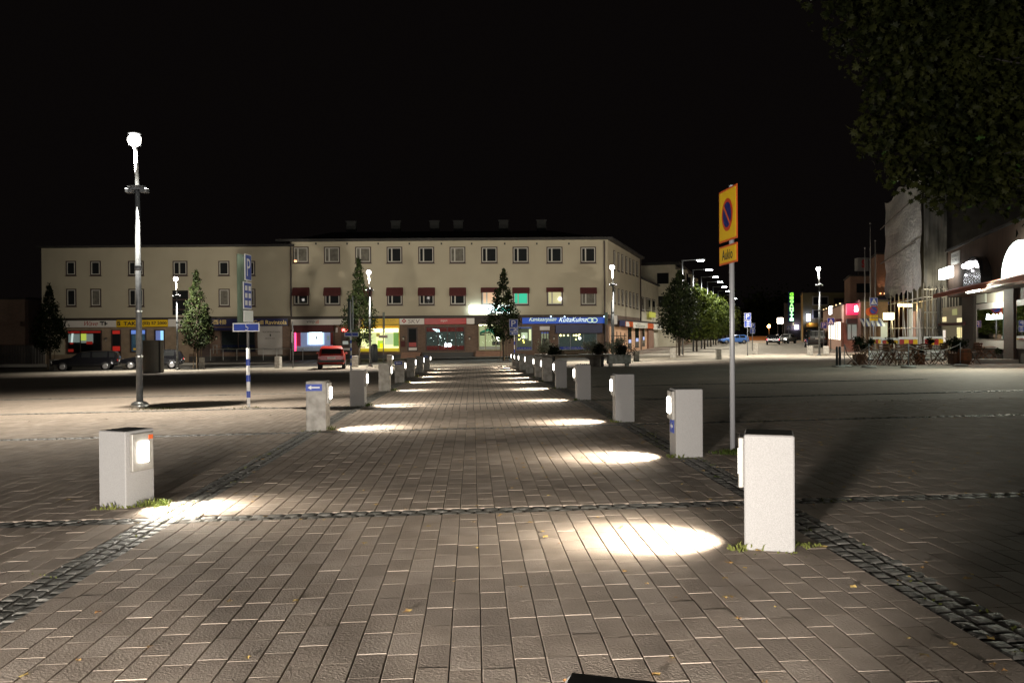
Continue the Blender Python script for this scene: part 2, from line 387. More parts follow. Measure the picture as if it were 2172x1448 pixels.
# near paving: real pavers and setts
LSTRIP = (-2.83, -2.49); RSTRIP = (2.43, 2.78); CROSS = [(7.03, 7.27), (13.55, 13.8), (19.0, 19.22), (24.8, 25.0)]
def infrus(x, y, mg=1.6): return y > 2.2 and abs(x) < .64 * y + mg
def build_pavers():
    r = random.Random(3); mb = MB(); pw, pl, g = .15, .28, .005
    i0, i1 = int(-12 / pw), int(12 / pw)
    for i in range(i0, i1):
        u = i * pw + .03; ou = r.uniform(0, .28)
        if (LSTRIP[0] - .02 < u + pw / 2 < LSTRIP[1] + .02) or (RSTRIP[0] < u + pw / 2 < RSTRIP[1]): continue
        v = 2.3 + ou - .28
        while v < 17:
            v0, v1 = v, v + pl; v = v1
            for c0, c1 in CROSS:
                if v0 < c1 and v1 > c0:
                    if v0 < c0 - .05: v1 = c0
                    elif v1 > c1 + .05: v0 = c1
                    else: v0 = v1
            if v1 - v0 < .04: continue
            x, y = UV(u + pw / 2, (v0 + v1) / 2)
            if not infrus(x, y): continue
            h = r.gauss(0, .0006); mb.m = r.choice((0, 0, 1, 2)); tx, ty = r.gauss(0, .0025), r.gauss(0, .0025); b = .0032
            vs = []
            for k, z in ((0, -.016), (0, -.004), (b, 0)):
                for a, c in ((u + g / 2 + k, v0 + g / 2 + k), (u + pw - g / 2 - k, v0 + g / 2 + k), (u + pw - g / 2 - k, v1 - g / 2 - k), (u + g / 2 + k, v1 - g / 2 - k)):
                    X, Y = UV(a, c); vs.append((X, Y, gz(X, Y) + z + h + (a - u) * tx + (c - v0) * ty))
            fs = [(8, 9, 10, 11)]
            for q in (0, 4):
                for e in range(4): fs.append((q + e, q + (e + 1) % 4, q + 4 + (e + 1) % 4, q + 4 + e))
            mb.add(vs, fs)
    tag(mb.build('paver_paving', ['paver', 'paver_dark', 'paver_pale']), kind='structure')
build_pavers()
sheet('joint_sand', lambda a, b: UV(-13 + 26 * a, 2 + 15.05 * b), 26, 16, 'sand', -.012)
def setts(name, u0, u1, v0, v1, across, size, seed, skip=None):
    r = random.Random(seed); mb = MB(); nv = int((v1 - v0) / size); nu = across
    for j in range(nv):
        for i in range(nu):
            du = (u1 - u0) / nu; dv = (v1 - v0) / nv
            a0 = u0 + i * du; b0 = v0 + j * dv
            if nu < nv: b0 += (i % 2) * dv * .5 + r.uniform(-.01, .01)
            else: a0 += (j % 2) * du * .5
            x, y = UV(a0, b0)
            if not infrus(x, y, 2.2): continue
            if skip and skip(a0 + du / 2): continue
            g = .008; h = r.uniform(-.0025, .0015); vs = []
            cs = [(a0 + g, b0 + g), (a0 + du - g, b0 + g), (a0 + du - g, b0 + dv - g), (a0 + g, b0 + dv - g)]
            cs = [(p + r.uniform(-.010, .010), q + r.uniform(-.014, .014)) for p, q in cs]
            ma, mc = a0 + du / 2, b0 + dv / 2
            for z, k in ((-.03, 0), (-.007, .05), (-.001, .3)):
                for p, q in cs:
                    X, Y = UV(p + (ma - p) * k, q + (mc - q) * k); vs.append((X, Y, gz(X, Y) + z + h + r.uniform(-.002, .002)))
            X, Y = UV(ma, mc); vs.append((X, Y, gz(X, Y) + h + .002))
            fs = [(8, 9, 12), (9, 10, 12), (10, 11, 12), (11, 8, 12)]
            for q in (0, 4):
                for e in range(4): fs.append((q + e, q + (e + 1) % 4, q + 4 + (e + 1) % 4, q + 4 + e))
            mb.add(vs, fs)
    tag(mb.build(name, 'sett', smooth=False), kind='structure')
setts('cobble_strip', LSTRIP[0], LSTRIP[1], 2.5, 34, 3, .125, 1)
setts('cobble_strip', RSTRIP[0], RSTRIP[1], 2.5, 34, 3, .125, 2)
instrip = lambda u: LSTRIP[0] < u < LSTRIP[1] or RSTRIP[0] < u < RSTRIP[1]
for k, (c0, c1) in enumerate(CROSS): setts('cobble_strip', -14, 14, c0, c1, 28 * 7, .11, 5 + k, instrip)

# ------------------------------------------------------------------ lit granite bollards along the path
BW, BD, BH = .33, .34, .82
def bollard(loc, rz, side, label, group, top='granite', body='granite', power=260, lp=.05, dark=False, h=BH):
    """side=+1: the lamp looks towards local +X, -1: towards local -X"""
    t = thing('lit_bollard', loc, rz, label, 'bollard', group)
    MB().bbox((0, 0, h / 2 - .03), (BW, BD, h + .06), .008).build('block', body, t)
    if top != 'granite': MB().box((0, 0, h + .002), (BW - .02, BD - .02, .004)).build('stained_top', top, t)  # thin dark plate paints the shaded top of the block
    x = side * BW / 2
    hs = MB().bbox((x + side * .02, .0, h - .2), (.04, .25, .35), .006).build('lamp_housing', 'lampbox', t)
    MB().bbox((x + side * lp, .0, h - .2), (.024, .115, .195), .008).build('lamp_lens', 'lens', hs)
    p = Vector((x + side * .13, 0, h - .2))
    light('bollard_light', 'SPOT', p, power, (1, .91, .76), .035, p + Vector((side * .59, 0, -.81)), R(70), .6, t)
    light('bollard_spill', 'SPOT', p, power * .6, (1, .91, .76), .04, p + Vector((side * .78, 0, -.62)), R(100), 1, t)
    light('bollard_glow', 'SPOT', p + Vector((-side * .02, 0, 0)), power * .14, (1, .93, .80), .05, p + Vector((side, 0, -.12)), R(165), .6, t)
    return t
def arrow_plate(t, px, pz, w, h, y, m='blue'):
    mb = MB().box((px, y, pz), (w, .006, h)); pl = mb.build('arrow_plate', m, t)
    a = MB(); yy = y - .005
    a.add([(px - w * .38, yy, pz), (px - w * .16, yy, pz + h * .32), (px - w * .16, yy, pz + h * .1), (px + w * .36, yy, pz + h * .1),
           (px + w * .36, yy, pz - h * .1), (px - w * .16, yy, pz - h * .1), (px - w * .16, yy, pz - h * .32)], [(0, 6, 5, 4, 3, 2, 1)])
    a.build('arrow', 'white', pl)
RV = [9.85, 14.07, 19.35, 24.3, 28.87, 32.46, 37.9, 43.2, 47.5, 51.5]
b = bollard((1.80, 5.80, gz(1.8, 5.8)), R(-17), -1, 'nearest lit granite bollard on the right of the path, sooty black top', 'lit bollards lining the path', 'dirtytop', h=.79, lp=.031)
for k, v in enumerate(RV):
    x, y = UV(2.44 + BW / 2, v + BD / 2)
    t = bollard((x, y, gz(x, y)), A0 + R(rnd.uniform(-2, 2)), -1,
                ['lit granite bollard with small blue arrow sticker below its lamp, before the yellow sign',
                 'third lit granite bollard from the camera on the right side of the path',
                 'lit granite bollard on the right with black studs along its top'][k] if k < 3 else
                '%s lit granite bollard from the camera in the right-hand row' % ORD[k + 1], 'lit bollards lining the path',
                body='granite' if k < 4 else 'granited')
    if k == 0:
        pl = MB().box((-BW / 2 - .004, .02, .36), (.006, .2, .16)).build('arrow_plate', 'blue', t)
        a = MB(); xx = -BW / 2 - .009
        a.add([(xx, .08, .36), (xx, .03, .41), (xx, .03, .375), (xx, -.05, .375), (xx, -.05, .345), (xx, .03, .345), (xx, .03, .31)], [tuple(range(7))])
        a.build('arrow', 'white', pl)
    if k == 2:
        s_ = MB()
        for i in range(6): s_.box((-.13 + i * .052, -.1, BH + .012), (.026, .03, .024))
        s_.build('stud', 'black', t)
LVP = [(13.9, 0), (19.0, 0), (25.0, 0), (30.4, 0), (36.0, 0), (42.0, 0), (48.5, 0)]
LPX = [(280, 1077, 0)]
t = bollard((-3.63, 7.76, gz(-3.63, 7.76)), R(-22), 1, 'nearest lit granite bollard on the left of the path, weeds at its foot', 'lit bollards lining the path', h=.70)
MB().box((BW / 2 + .042, .09, (.63)), (.006, .05, .04)).build('sticker', 'orange', t)
for k, (v, _) in enumerate(LVP):
    u = -2.45 - .03 * min(k, 3)
    x, y = UV(u - BW / 2, v + BD / 2)
    t = bollard((x, y, gz(x, y)), A0 + R(rnd.uniform(-2, 2)), 1,
                {0: 'lit granite bollard with a large blue arrow sign on its front face', 3: 'lit bollard further down the left row with pale blue arrow plate on top half',
                 6: 'farthest lit bollard of the left row with a blue plate near its top'}.get(k, '%s lit granite bollard from the camera in the left-hand row' % ORD[k + 1]),
                'lit bollards lining the path', body='granited' if k != 1 else 'granite')
    if k in (0, 3, 6): arrow_plate(t, -.03, .72, .27, .115, -BD / 2 - .004)
g = GP(826, 778)
bollard((g.x, g.y, g.z), 0, 1, 'lone lit bollard beside the street lamp, left of the far end of the row', 'lit bollards lining the path', body='granited')
# bollards of the same row beside the photographer, and unseen floods behind
x, y = .222, 1.47
t = bollard((x, y, gz(x, y)), R(-16), -1, 'granite bollard at the photographer\'s feet with only its dark top in view', 'lit bollards lining the path', 'dirtytop', power=8)
bollard((-5.0, 3.4, gz(-5, 3.4)), R(-24), 1, 'lit bollard beyond the left edge of the picture nearest the photographer', 'lit bollards lining the path', power=60)
light('path_flood', 'SPOT', (2.3, -2.8, .70), 3600, (1, .93, .84), .2, (-4.6, 14.0, .1), R(54), .8)  # added unseen flood that brightens the fronts of the left bollards
light('path_flood', 'SPOT', (-2.5, -2.0, .72), 5200, (1, .94, .86), .32, (1.6, 8.0, .1), R(138), .6)

# ------------------------------------------------------------------ street lamps on the square
def square_lamp(loc, rz, label, power, fac=None, h=6.45):
    t = thing('street_lamp', loc, rz, label, 'street lamp', 'mast lamps on the square')
    MB().lathe([(.20, -.05), (.20, .07), (.14, .12), (.11, .13)], n=16).build('base_collar', 'steelb', t, True)
    MB().tube((0, 0, .05), (0, 0, 5.25), .078, .055, 14).tube((0, 0, 3.3), (0, 0, 3.42), .085, .085, 12).build('pole', 'steel', t, True)
    MB().tube((0, 0, 5.35), (-.03, 0, h - .22), .045, .04, 12).build('upper_mast', 'whitem', t, True)
    br = MB().box((0, 0, 5.3), (.3, .06, .05)).lathe([(.06, 5.325), (.222, 5.33), (.222, 5.345), (.06, 5.36)], n=18).build('bracket', 'steel', t)  # wide collar disc added to shade the pole below the lamp
    for s_ in (-1, 1): MB().bbox((s_ * .18, -.02, 5.24), (.17, .16, .1), .01).build('spotlight', 'steel', br)
    if fac: MB().bbox((0, .22, 5.26), (.18, .16, .12), .01).build('spotlight', 'steel', br)
    MB().lathe([(.09, h + .16), (.15, h + .17), (.15, h + .19), (.04, h + .22)], (-.06, 0, 0)).build('lamp_cap', 'steel', t, True)
    MB().tube((-.03, 0, h - .24), (-.05, 0, h - .13), .042, .05, 10).build('lamp_neck', 'steel', t)
    for a in (0, 1, 2): MB().tube((-.06 + .15 * math.cos(a * 2.1), .15 * math.sin(a * 2.1), h - .14), (-.06 + .17 * math.cos(a * 2.1), .17 * math.sin(a * 2.1), h + .1), .008, .008, 5).build('lamp_rod', 'steel', t)
    g = MB().sphere((-.06, 0, h + .02), .155, 10).build('lamp_globe', M['globe'], t, True)
    light('lamp_light', 'SPOT', (-.2, -.1, h - .1), 4600 * power, (1, .93, .8), .06, (-.2, -.1, 0), R(134), .6, t)
    if fac: light('facade_light', 'SPOT', (0, .36, 5.3), 3300, (1, .92, .76), .08, (fac[0], fac[1], 4.6), R(150), .7, t)
    return t
p = GP(295, 862)
L1 = square_lamp(p, 0, 'tall street lamp at left front standing on a concrete collar', 1)
fl = MB()
for z in (2.3, 1.2): fl.tube((0, 0, z), (0, 0, z + .04), .088, .088, 12)
fl.build('pole_clamp', 'steelb', L1)
for px, D, lab in ((376, 59, 'street lamp between the two columnar trees at left'), (785, 56.7, 'street lamp before the yellow-lit shop window'),
                   (1301, 56.5, 'street lamp at the corner of the long building'), (1738, 61.6, 'street lamp by the parked van at right')):
    square_lamp(onG(px, D), 0, lab, 1, (0 if px > 400 else 2, 18) if px < 1700 else (-12, 6))
# ------------------------------------------------------------------ the long beige building
FM = Face((0, 77, 0), (1, 0, 0), (0, -1, 0))
FS = Face((FM.t(1290), 77, 0), SD, SN)
gB = gz(-10, 77) - .3
B = thing('commercial_building', (0, 77, 0), 0, 'long beige rendered building with shops at street level and dark flat eaves', 'building')
zc = FM.z(950, 669)                            # top of the shop storey
XL, XM, XR = FM.t(90), FM.t(617), FM.t(1290)
ZL, ZM = FM.z(340, 525), FM.z(950, 511)
tS = FS.t(1358)
def sides(mb, z0, z1): 
    for z in (): pass
# upper walls: one solid with the oblique corner
def solid(name, m, pts, z0, z1, parent):
    n = len(pts); mb = MB(); mb.add([(x, y, z0) for x, y in pts] + [(x, y, z1) for x, y in pts],
        [tuple(range(n - 1, -1, -1)), tuple(range(n, 2 * n))] + [(i, (i + 1) % n, n + (i + 1) % n, n + i) for i in range(n)])
    return mb.build(name, m, parent, world=True)
e = FS.pt(tS, 0); bk = 13
solid('upper_wall', 'plaster', [(XL, 77), (XM, 77), (XM, 77 + bk), (XL, 77 + bk)], zc, ZL, B)
solid('upper_wall', 'plaster', [(XM + .003, 77), (XR, 77), (e.x, e.y), (e.x - 12.5, e.y + 4), (XR - 12, 77 + bk), (XM + .003, 77 + bk)], zc, ZM, B)
solid('eaves', 'roof', [(XL - .25, 76.5), (XM + .4, 76.5), (XM + .4, 77 + bk), (XL - .25, 77 + bk)], ZL + .002, ZL + .18, B)
o1 = FS.pt(-.5, 0, .55); o2 = FS.pt(tS + .1, 0, .55)
ev = solid('eaves', 'roof', [(XM - 1.2, 76.4), (o1.x, 76.4), (o2.x, o2.y), (e.x - 12.5, e.y + 4), (XR - 12, 77 + bk), (XM - 1.2, 77 + bk)], ZM + .002, ZM + .2, B)
# low pitched dark roof and its vents
mb = MB(); zr = ZM + .2; p = [(XM, 77.2), (XR, 77.2), (XR - 1, 77 + bk), (XM, 77 + bk)]
mb.add([(XM, 77.2, zr), (XR - .5, 77.2, zr), (XR - .5, 88, zr), (XM, 88, zr), (XM + 3, 82, zr + 1.3), (XR - 5, 82, zr + 1.3)], [(0, 1, 5, 4), (1, 2, 5), (2, 3, 4, 5), (3, 0, 4)])
rf = mb.build('roof', 'roof', B, world=True)
for px in (748, 842, 924, 974, 1070, 1150):
    x = FM.t(px) * 82 / 77; MB().box((x, 82, zr + 1.75), (.9, .6, 1.0)).box((x, 82, zr + 2.3), (1.05, .75, .1)).build('roof_vent', mat('vent_grey%d' % px, (.007, .007, .007), .8), rf, world=True)
# shop storey walls: brick piers around openings are laid over a back wall
OPEN = []
def main_window(px0, px1, py0, py1, cur=False, split=.3, lit=None, awning=False, face=FM, parent=None, thin=False, mull=True):
    parent = parent or B
    t0, t1 = face.t(px0), face.t(px1); xm = (px0 + px1) / 2; z0, z1 = face.z(xm, py1), face.z(xm, py0)
    w_ = MB(); w_.m = 0; b = .1
    for a in ((t0, t1, z0 - .02, z0 + b), (t0, t1, z1 - b, z1), (t0, t0 + b, z0 + b, z1 - b), (t1 - b, t1, z0 + b, z1 - b)): face.bx(w_, *a, .003, .045)
    face.bx(w_, t0 - .06, t1 + .06, z0 - .07, z0 - .022, .003, .10)
    w_.m = 1; c = .075; s0, s1, y0, y1 = t0 + b, t1 - b, z0 + b, z1 - b
    q = s0 + (s1 - s0) * split
    L = [(s0, s1, y0, y0 + c), (s0, s1, y1 - c, y1), (s0, s0 + c, y0 + c, y1 - c), (s1 - c, s1, y0 + c, y1 - c)]
    if mull: L.append((q - .06, q + .06, y0 + c, y1 - c))
    for a in L: face.bx(w_, *a, .005, .055)
    wd = w_.build('window', ['dframe', 'wframe'], parent, world=True)
    m = lit or ('curtain' if cur else 'dglass')
    pn = MB(); face.bx(pn, s0 + c, s1 - c, y0 + c, y1 - c, .004, .02); pn.build('pane', m, wd, world=True)
    if awning:
        a = MB(); zt = z1 - .02; zb = z1 - (z1 - z0) * awning; o = .55 * min(1, awning * 1.6)
        vs = [face.pt(t0 - .05, zt, .06), face.pt(t1 + .05, zt, .06), face.pt(t1 + .05, zb, o), face.pt(t0 - .05, zb, o)]
        vs += [face.pt(t0 - .05, zb - .12, o), face.pt(t1 + .05, zb - .12, o), face.pt(t0 - .05, zb - .05, .06), face.pt(t1 + .05, zb - .05, .06)]
        a.add(vs, [(0, 3, 2, 1), (3, 4, 5, 2), (0, 6, 3), (1, 2, 7)]); a.build('awning', 'awn', parent, world=True)
    return wd
wx = [(623.2, 656.6), (689, 723), (755, 789), (821.7, 855), (888.7, 922.6), (955, 988.5), (1021.8, 1056.6), (1088.5, 1122.7), (1160.4, 1194.4), (1232, 1265.4)]
litc = {6: emis('lit_room_orange', (.75, .48, .3), .55), 7: emis('lit_room_green', (.02, .50, .30), .75), 8: emis('lit_room_yellow', (.62, .58, .30), .55)}
for i, (a, b_) in enumerate(wx):
    main_window(a, b_, 523.5, 558, cur=i in (0, 1, 2, 5), lit=None)
    main_window(a, b_, 609.5, 647, cur=i == 9, lit=litc.get(i), awning={7: .28, 6: .22, 8: .2, 9: .3}.get(i, .42))
o = MB(); FM.px(o, 626, 631, 552, 556, .03, .06); o.build('candle_lamp', emis('lit_candle', (1, .45, .2), 3), B, world=True)
g_ = MB(); c = FM.pt(FM.t(1188), FM.z(1188, 634), .15); g_.sphere(c, .16, 8); g_.build('window_spotlight', M['white_em'], B, True, world=True)  # glowing ball standing for a bright reflection in the window
lw = [(142, 163.5), (193.6, 216), (274, 307), (368.3, 399.5), (465, 488.5), (521, 543)]
for i, (a, b_) in enumerate(lw):
    main_window(a, b_, 553.4, 584.6, split=.45 if i in (2, 3) else .5, mull=i in (2, 3), cur=False)
    if i != 3: main_window(a, b_, 612.4, 649.8, mull=i == 2, split=.45, cur=i in (1, 4, 5))
# tall stair window
sw = MB(); FM.px(sw, 367, 400, 616, 668, .003, .03); sw.build('stair_window', 'dglass', B, world=True)
for yy in (634, 655):
    sm = MB(); FM.px(sm, 367, 400, yy, yy + 3, .032, .06); sm.build('stair_mullion', 'dframe', B, world=True)
# drainpipes
for px, y0, y1, f_, o_ in ((619, 513, 745, FM, .08), (1283, 511, 748, FM, .08)):
    mb = MB(); x = f_.t(px); mb.tube(f_.pt(x, f_.z(px, y1), o_), f_.pt(x, f_.z(px, y0), o_), .075, .075, 8); mb.build('drainpipe', 'pipe', B, world=True)
mb = MB(); mb.tube(FS.pt(tS - .1, FS.z(1358, 742), .1), FS.pt(tS - .1, FS.z(1358, 548), .1), .08, .08, 8); mb.build('drainpipe', 'pipe', B, world=True)
for px in (608, 672, 738, 804, 870, 938, 1002, 1072, 1140, 1208):
    m_ = MB(); FM.px(m_, px - 1.6, px + 1.6, 515, 519, .003, .03); m_.build('wall_vent', 'dark', B, world=True)
# window openings of the oblique side
sx = [1303.5, 1312.5, 1320.6, 1329, 1337, 1344.3, 1351.8]
for i, px in enumerate(sx):
    wv = 1.7 + .0 * i
    for top, bot in ((540 - (px - 1303) * -.30, 585 - (px - 1303) * -.12), (610 + (px - 1303) * .03, 648 + (px - 1303) * .02)):
        if top < 600: top, bot = 531 + (px - 1303) * .50, 572 + (px - 1303) * .28
        else: top, bot = 610 + (px - 1303) * .26, 643 + (px - 1303) * .24
        main_window(px - wv, px + wv, top, bot, mull=False, face=FS, cur=True)
# dark band under the upper storeys
mb = MB(); FM.bx(mb, XL, FM.t(398), FM.z(240, 683), FM.z(240, 674), .003, .35); FM.bx(mb, FM.t(400), XM, FM.z(500, 681), FM.z(500, 671), .003, .35)
FM.bx(mb, XM + .01, XR, FM.z(950, 675), FM.z(950, 669), .003, .45); FS.bx(mb, .0, FS.t(1398), FS.z(1330, 682.5), FS.z(1330, 678.5), .003, .5)
mb.build('canopy_band', 'soffit', B, world=True)
# lower back walls
zt = zc - .003
solid('shop_wall', 'tanwall', [(XL, 77.004), (FM.t(400), 77.004), (FM.t(400), 88), (XL, 88)], gB, zt, B)
solid('shop_wall', 'brownwall', [(FM.t(400) + .003, 77.004), (XR, 77.004), (e.x, e.y), (e.x - 12, e.y + 3), (XR - 12, 88), (FM.t(400) + .003, 88)], gB, zt, B)

# ---- shop fronts; each sign keeps its own words
def sign(x0, x1, y0, y1, m, label=None, face=FM, o=(.36, .42), name='shop_sign', parent=None):
    mb = MB(); face.px(mb, x0, x1, y0, y1, *o); s_ = mb.build(name, m, parent or B, world=True)
    if label: s_['label'] = label
    return s_
def words(s_, txt, x0, x1, y0, y1, m, face=FM, o=.425, flip=1, **k):
    mb = MB(); face.text(mb, txt, x0, x1, y0, y1, o, flip, **k)
    return mb.build('lettering', m, s_, world=True)
def cell(name, x0, x1, y0, y1, m, o=(.01, .03), face=FM, parent=None):
    mb = MB(); face.px(mb, x0, x1, y0, y1, *o); return mb.build(name, m, parent or B, world=True)
def shopwin(x0, x1, y0, y1, glow, frame='dframe', mull=(), face=FM, back=None, name='shop_window'):
    mb = MB(); t0, t1 = face.t(x0), face.t(x1); xm = (x0 + x1) / 2; z0, z1 = face.z(xm, y1), face.z(xm, y0); b = .09
    for a in ((t0, t1, z0, z0 + b), (t0, t1, z1 - b, z1), (t0, t0 + b, z0 + b, z1 - b), (t1 - b, t1, z0 + b, z1 - b)): face.bx(mb, *a, .003, .12)
    for px in mull: face.bx(mb, face.t(px) - .035, face.t(px) + .035, z0 + b, z1 - b, .004, .11)
    s_ = mb.build(name, frame, B, world=True)
    mb = MB(); face.bx(mb, t0 + b, t1 - b, z0 + b, z1 - b, .006, .02); mb.build('window_display', glow, s_, world=True)
    mb = MB(); face.bx(mb, t0 + b, t1 - b, z0 + b, z1 - b, .10, .108); mb.build('pane', 'glass', s_, world=True)
    return s_
def blob(s_, x0, x1, y0, y1, m, name='display_item', o=(.03, .06), face=FM):
    mb = MB(); face.px(mb, x0, x1, y0, y1, *o); return mb.build(name, m, s_, world=True)
def poly(s_, pts, m, name='display_item', o=.05, face=FM):
    mb = MB(); n = len(pts); mb.add([face.pt(face.t(x), face.z(x, y), o) for x, y in pts] + [face.pt(face.t(x), face.z(x, y), o - .02) for x, y in pts],
        [tuple(range(n)), tuple(range(2 * n - 1, n - 1, -1))] + [(i, i + n, (i + 1) % n + n, (i + 1) % n) for i in range(n)])
    return mb.build(name, m, s_, world=True)
E_ = lambda n, c, s: emis(n, c, s)
e_red = E_('glow_red', (.6, .03, .02), .35); e_redd = E_('glow_dim_red', (.4, .02, .015), .12); e_yel = E_('glow_yellow', (1, .72, .03), 1.1); e_ylw = E_('glow_pale_yellow', (1, .93, .42), 1.6)
e_wht = E_('glow_white', (1, .97, .88), 3); e_blu = E_('glow_blue', (.25, .38, .95), .7); e_lil = E_('glow_lilac', (.30, .34, .72), .55); e_pale = E_('glow_pale', (.55, .6, .55), .3)
e_drk = mat('dim_interior', (.03, .03, .032), .5); e_neon = E_('neon_red', (1, .03, .10), 9); e_grn = E_('glow_green', (.02, .35, .2), .45); e_crm = E_('glow_cream', (.72, .72, .38), .6)
e_dim = E_('glow_dim_grey', (.3, .3, .28), .12)
# 1 bakery with red trim
s1 = sign(139, 251, 680, 694, 'pale', 'white sign with red cursive word and black emblem'); words(s1, 'Wave', 184, 213, 681, 691, 'red', shear=.45)
mb = MB(); FM.px(mb, 217, 226, 681.5, 684, .425, .44); FM.px(mb, 221, 223, 684, 690, .425, .44); FM.px(mb, 227, 230, 682, 690, .425, .44); FM.px(mb, 230, 233, 685, 687.5, .425, .44); mb.build('emblem', 'ink', s1, world=True)
s2 = sign(252, 360, 678.5, 693, 'yellow', 'yellow taxi company sign with black words'); words(s2, 'TAKSI', 267, 301, 682, 690, 'ink', bold=.03); words(s2, '(02) 57 2000', 307, 358, 682, 690, 'ink', bold=.03)
mb = MB(); FM.px(mb, 254, 260, 681, 690.5, .425, .43); mb.build('emblem', 'ink', s2, world=True); mb = MB(); FM.px(mb, 256, 259.4, 683, 684.5, .431, .436); FM.px(mb, 256, 257.5, 686, 689, .431, .436); mb.build('emblem', 'yellow', s2, world=True)
sign(361, 398, 677, 692.5, 'pale')
w1 = shopwin(143, 217, 700, 750, e_drk, mull=(171.5,))
blob(w1, 144, 216, 701, 706, e_red); blob(w1, 146, 170, 708, 726, e_pale); blob(w1, 172.5, 198, 708, 727, E_('glow_grey', (.5, .52, .46), .35)); blob(w1, 172.5, 184, 707.5, 722, E_('glow_lime', (.75, .8, .12), .7), o=(.065, .07))
poly(w1, [(153, 707), (157, 707), (155, 726), (151, 727)], E_('glow_bright_poster', (.8, .85, .8), .9), o=.075); blob(w1, 149, 156, 726, 730, e_red, o=(.065, .08)); blob(w1, 184, 197, 724, 730, e_red, o=(.065, .08)); blob(w1, 144, 156, 740, 746, e_red, o=(.03, .04))
cell('door', 236, 257, 699, 757, 'dframe'); dd = cell('door_glass', 239, 255, 702, 752, 'dglass', (.032, .05)); cell('door_panel', 239.5, 255, 701, 708, e_red, (.052, .06)); cell('door_panel', 239.5, 255, 734, 744, e_red, (.052, .06))
w2 = shopwin(277, 311, 698, 747, E_('glow_dark_blue', (.05, .09, .14), .4)); blob(w2, 279, 309, 699.5, 708, e_blu); blob(w2, 283, 292, 738, 742, E_('glow_amber', (.7, .35, .03), .5)); blob(w2, 282, 306, 711, 730, E_('glow_slate', (.08, .14, .18), .4))
w3 = shopwin(328, 350, 699, 748, e_drk); blob(w3, 331, 341, 700, 728, e_lil, o=(.03, .05)); blob(w3, 341, 349.4, 700, 728, E_('glow_sky', (.4, .7, 1), 1.4), o=(.03, .05))
for px in (226, 460, 672, 856, 996, 1175):
    l_ = MB(); FM.px(l_, px - 2, px + 2, 716 if px < 300 else 713, 719 if px < 300 else 716, .01, .22); l_.build('wall_lantern', 'dark', B, world=True)
    l_ = MB(); FM.px(l_, px - 1.5, px + 1.5, 716 if px > 300 else 719, 720 if px > 300 else 723, .04, .18); l_.build('lantern_glass', mat('lantern_pane%d' % px, (.35, .3, .24), .4), B, world=True)
# pale base wall at far left of the facade
cell('base_panel', 91, 137, 700, 752, 'plaster', (.006, .05))
# 2 Chinese restaurant
s3 = sign(448, 613, 676, 691, 'navy', 'navy restaurant sign with gold letters'); words(s3, '酒樓', 452, 484, 678, 688, 'gold'); words(s3, 'Grill Ravintola', 541, 611, 679, 688, 'gold', bold=.01)
aw = cell('awning', 456, 545, 695, 700, 'navy', (.05, .6))
w4 = shopwin(469, 543, 700, 747, e_drk, mull=(506,)); blob(w4, 470, 542, 731, 736, 'navy'); words(w4, 'Ravintola Ravintola', 484, 538, 737.5, 741, 'gold', o=.07); blob(w4, 470, 542, 743, 746.5, 'navy')
mb = MB(); FM.px(mb, 547, 599, 691.5, 752, .01, .06); pnl = mb.build('rental_notice', mat('notice_white', (.42, .38, .35), .8), B, world=True)
words(pnl, 'VUOKRATAAN', 557, 594, 702, 705.5, 'ink', o=.066); words(pnl, 'i', 572.5, 575.5, 708, 713, 'ink', o=.066, bold=.05); words(pnl, '044 5771 410', 563, 583, 716, 719, 'ink', o=.066)
cell('shop_door', 424, 445, 700, 755, 'dframe')
cell('shop_door', 400, 412, 735, 750, 'tanwall', (.01, .05))
# 3 employment office with red neon
s4 = sign(620, 741, 675, 689, 'pale', 'white sign with small black letters and orange mark'); words(s4, 'vmp', 653, 670, 680.5, 686.5, 'ink')
for k, px in enumerate((672.5, 675, 677.5)):
    mb = MB(); FM.px(mb, px, px + 1.2, 681 - k * 1.5, 686.5, .425, .43); mb.build('lettering', 'orange', s4, world=True)
cell('awning', 622, 709, 690, 703, 'awn', (.05, .5))
w5 = shopwin(623, 709, 703, 746, E_('glow_lavender', (.38, .40, .62), .55))
blob(w5, 624.5, 628, 704, 744.5, e_neon, o=(.06, .09)); blob(w5, 629, 638, 704, 734, E_('glow_crimson', (.45, .02, .07), .45)); blob(w5, 657, 683, 704.5, 729, E_('lit_screen', (.8, .9, 1), 9), name='light_box', o=(.04, .07))
blob(w5, 652, 688, 703.8, 731, E_('glow_halo', (.6, .72, 1), 1.4), name='light_box', o=(.022, .035)); blob(w5, 701, 707, 704, 732, e_redd); blob(w5, 694, 699, 712, 721, e_pale); blob(w5, 624, 708, 735, 745, E_('glow_sill', (.42, .40, .45), .32))  # the wider plate paints a halo of light around the lit screen
cell('notice', 711.5, 716.5, 695, 704.5, 'pale', (.01, .03))
dr = cell('door', 724, 746, 700, 756, 'dframe'); blob(dr, 726.5, 736.5, 697, 702.5, E_('neon_word_red', (1, .12, .1), 6), name='neon_sign', o=(.12, .16)); blob(dr, 737, 743, 697, 700, E_('neon_tail_red', (1, .05, .06), 4), name='neon_sign', o=(.12, .16)); blob(dr, 727, 739, 723, 730, e_pale); blob(dr, 727, 743, 738, 742, 'pale')
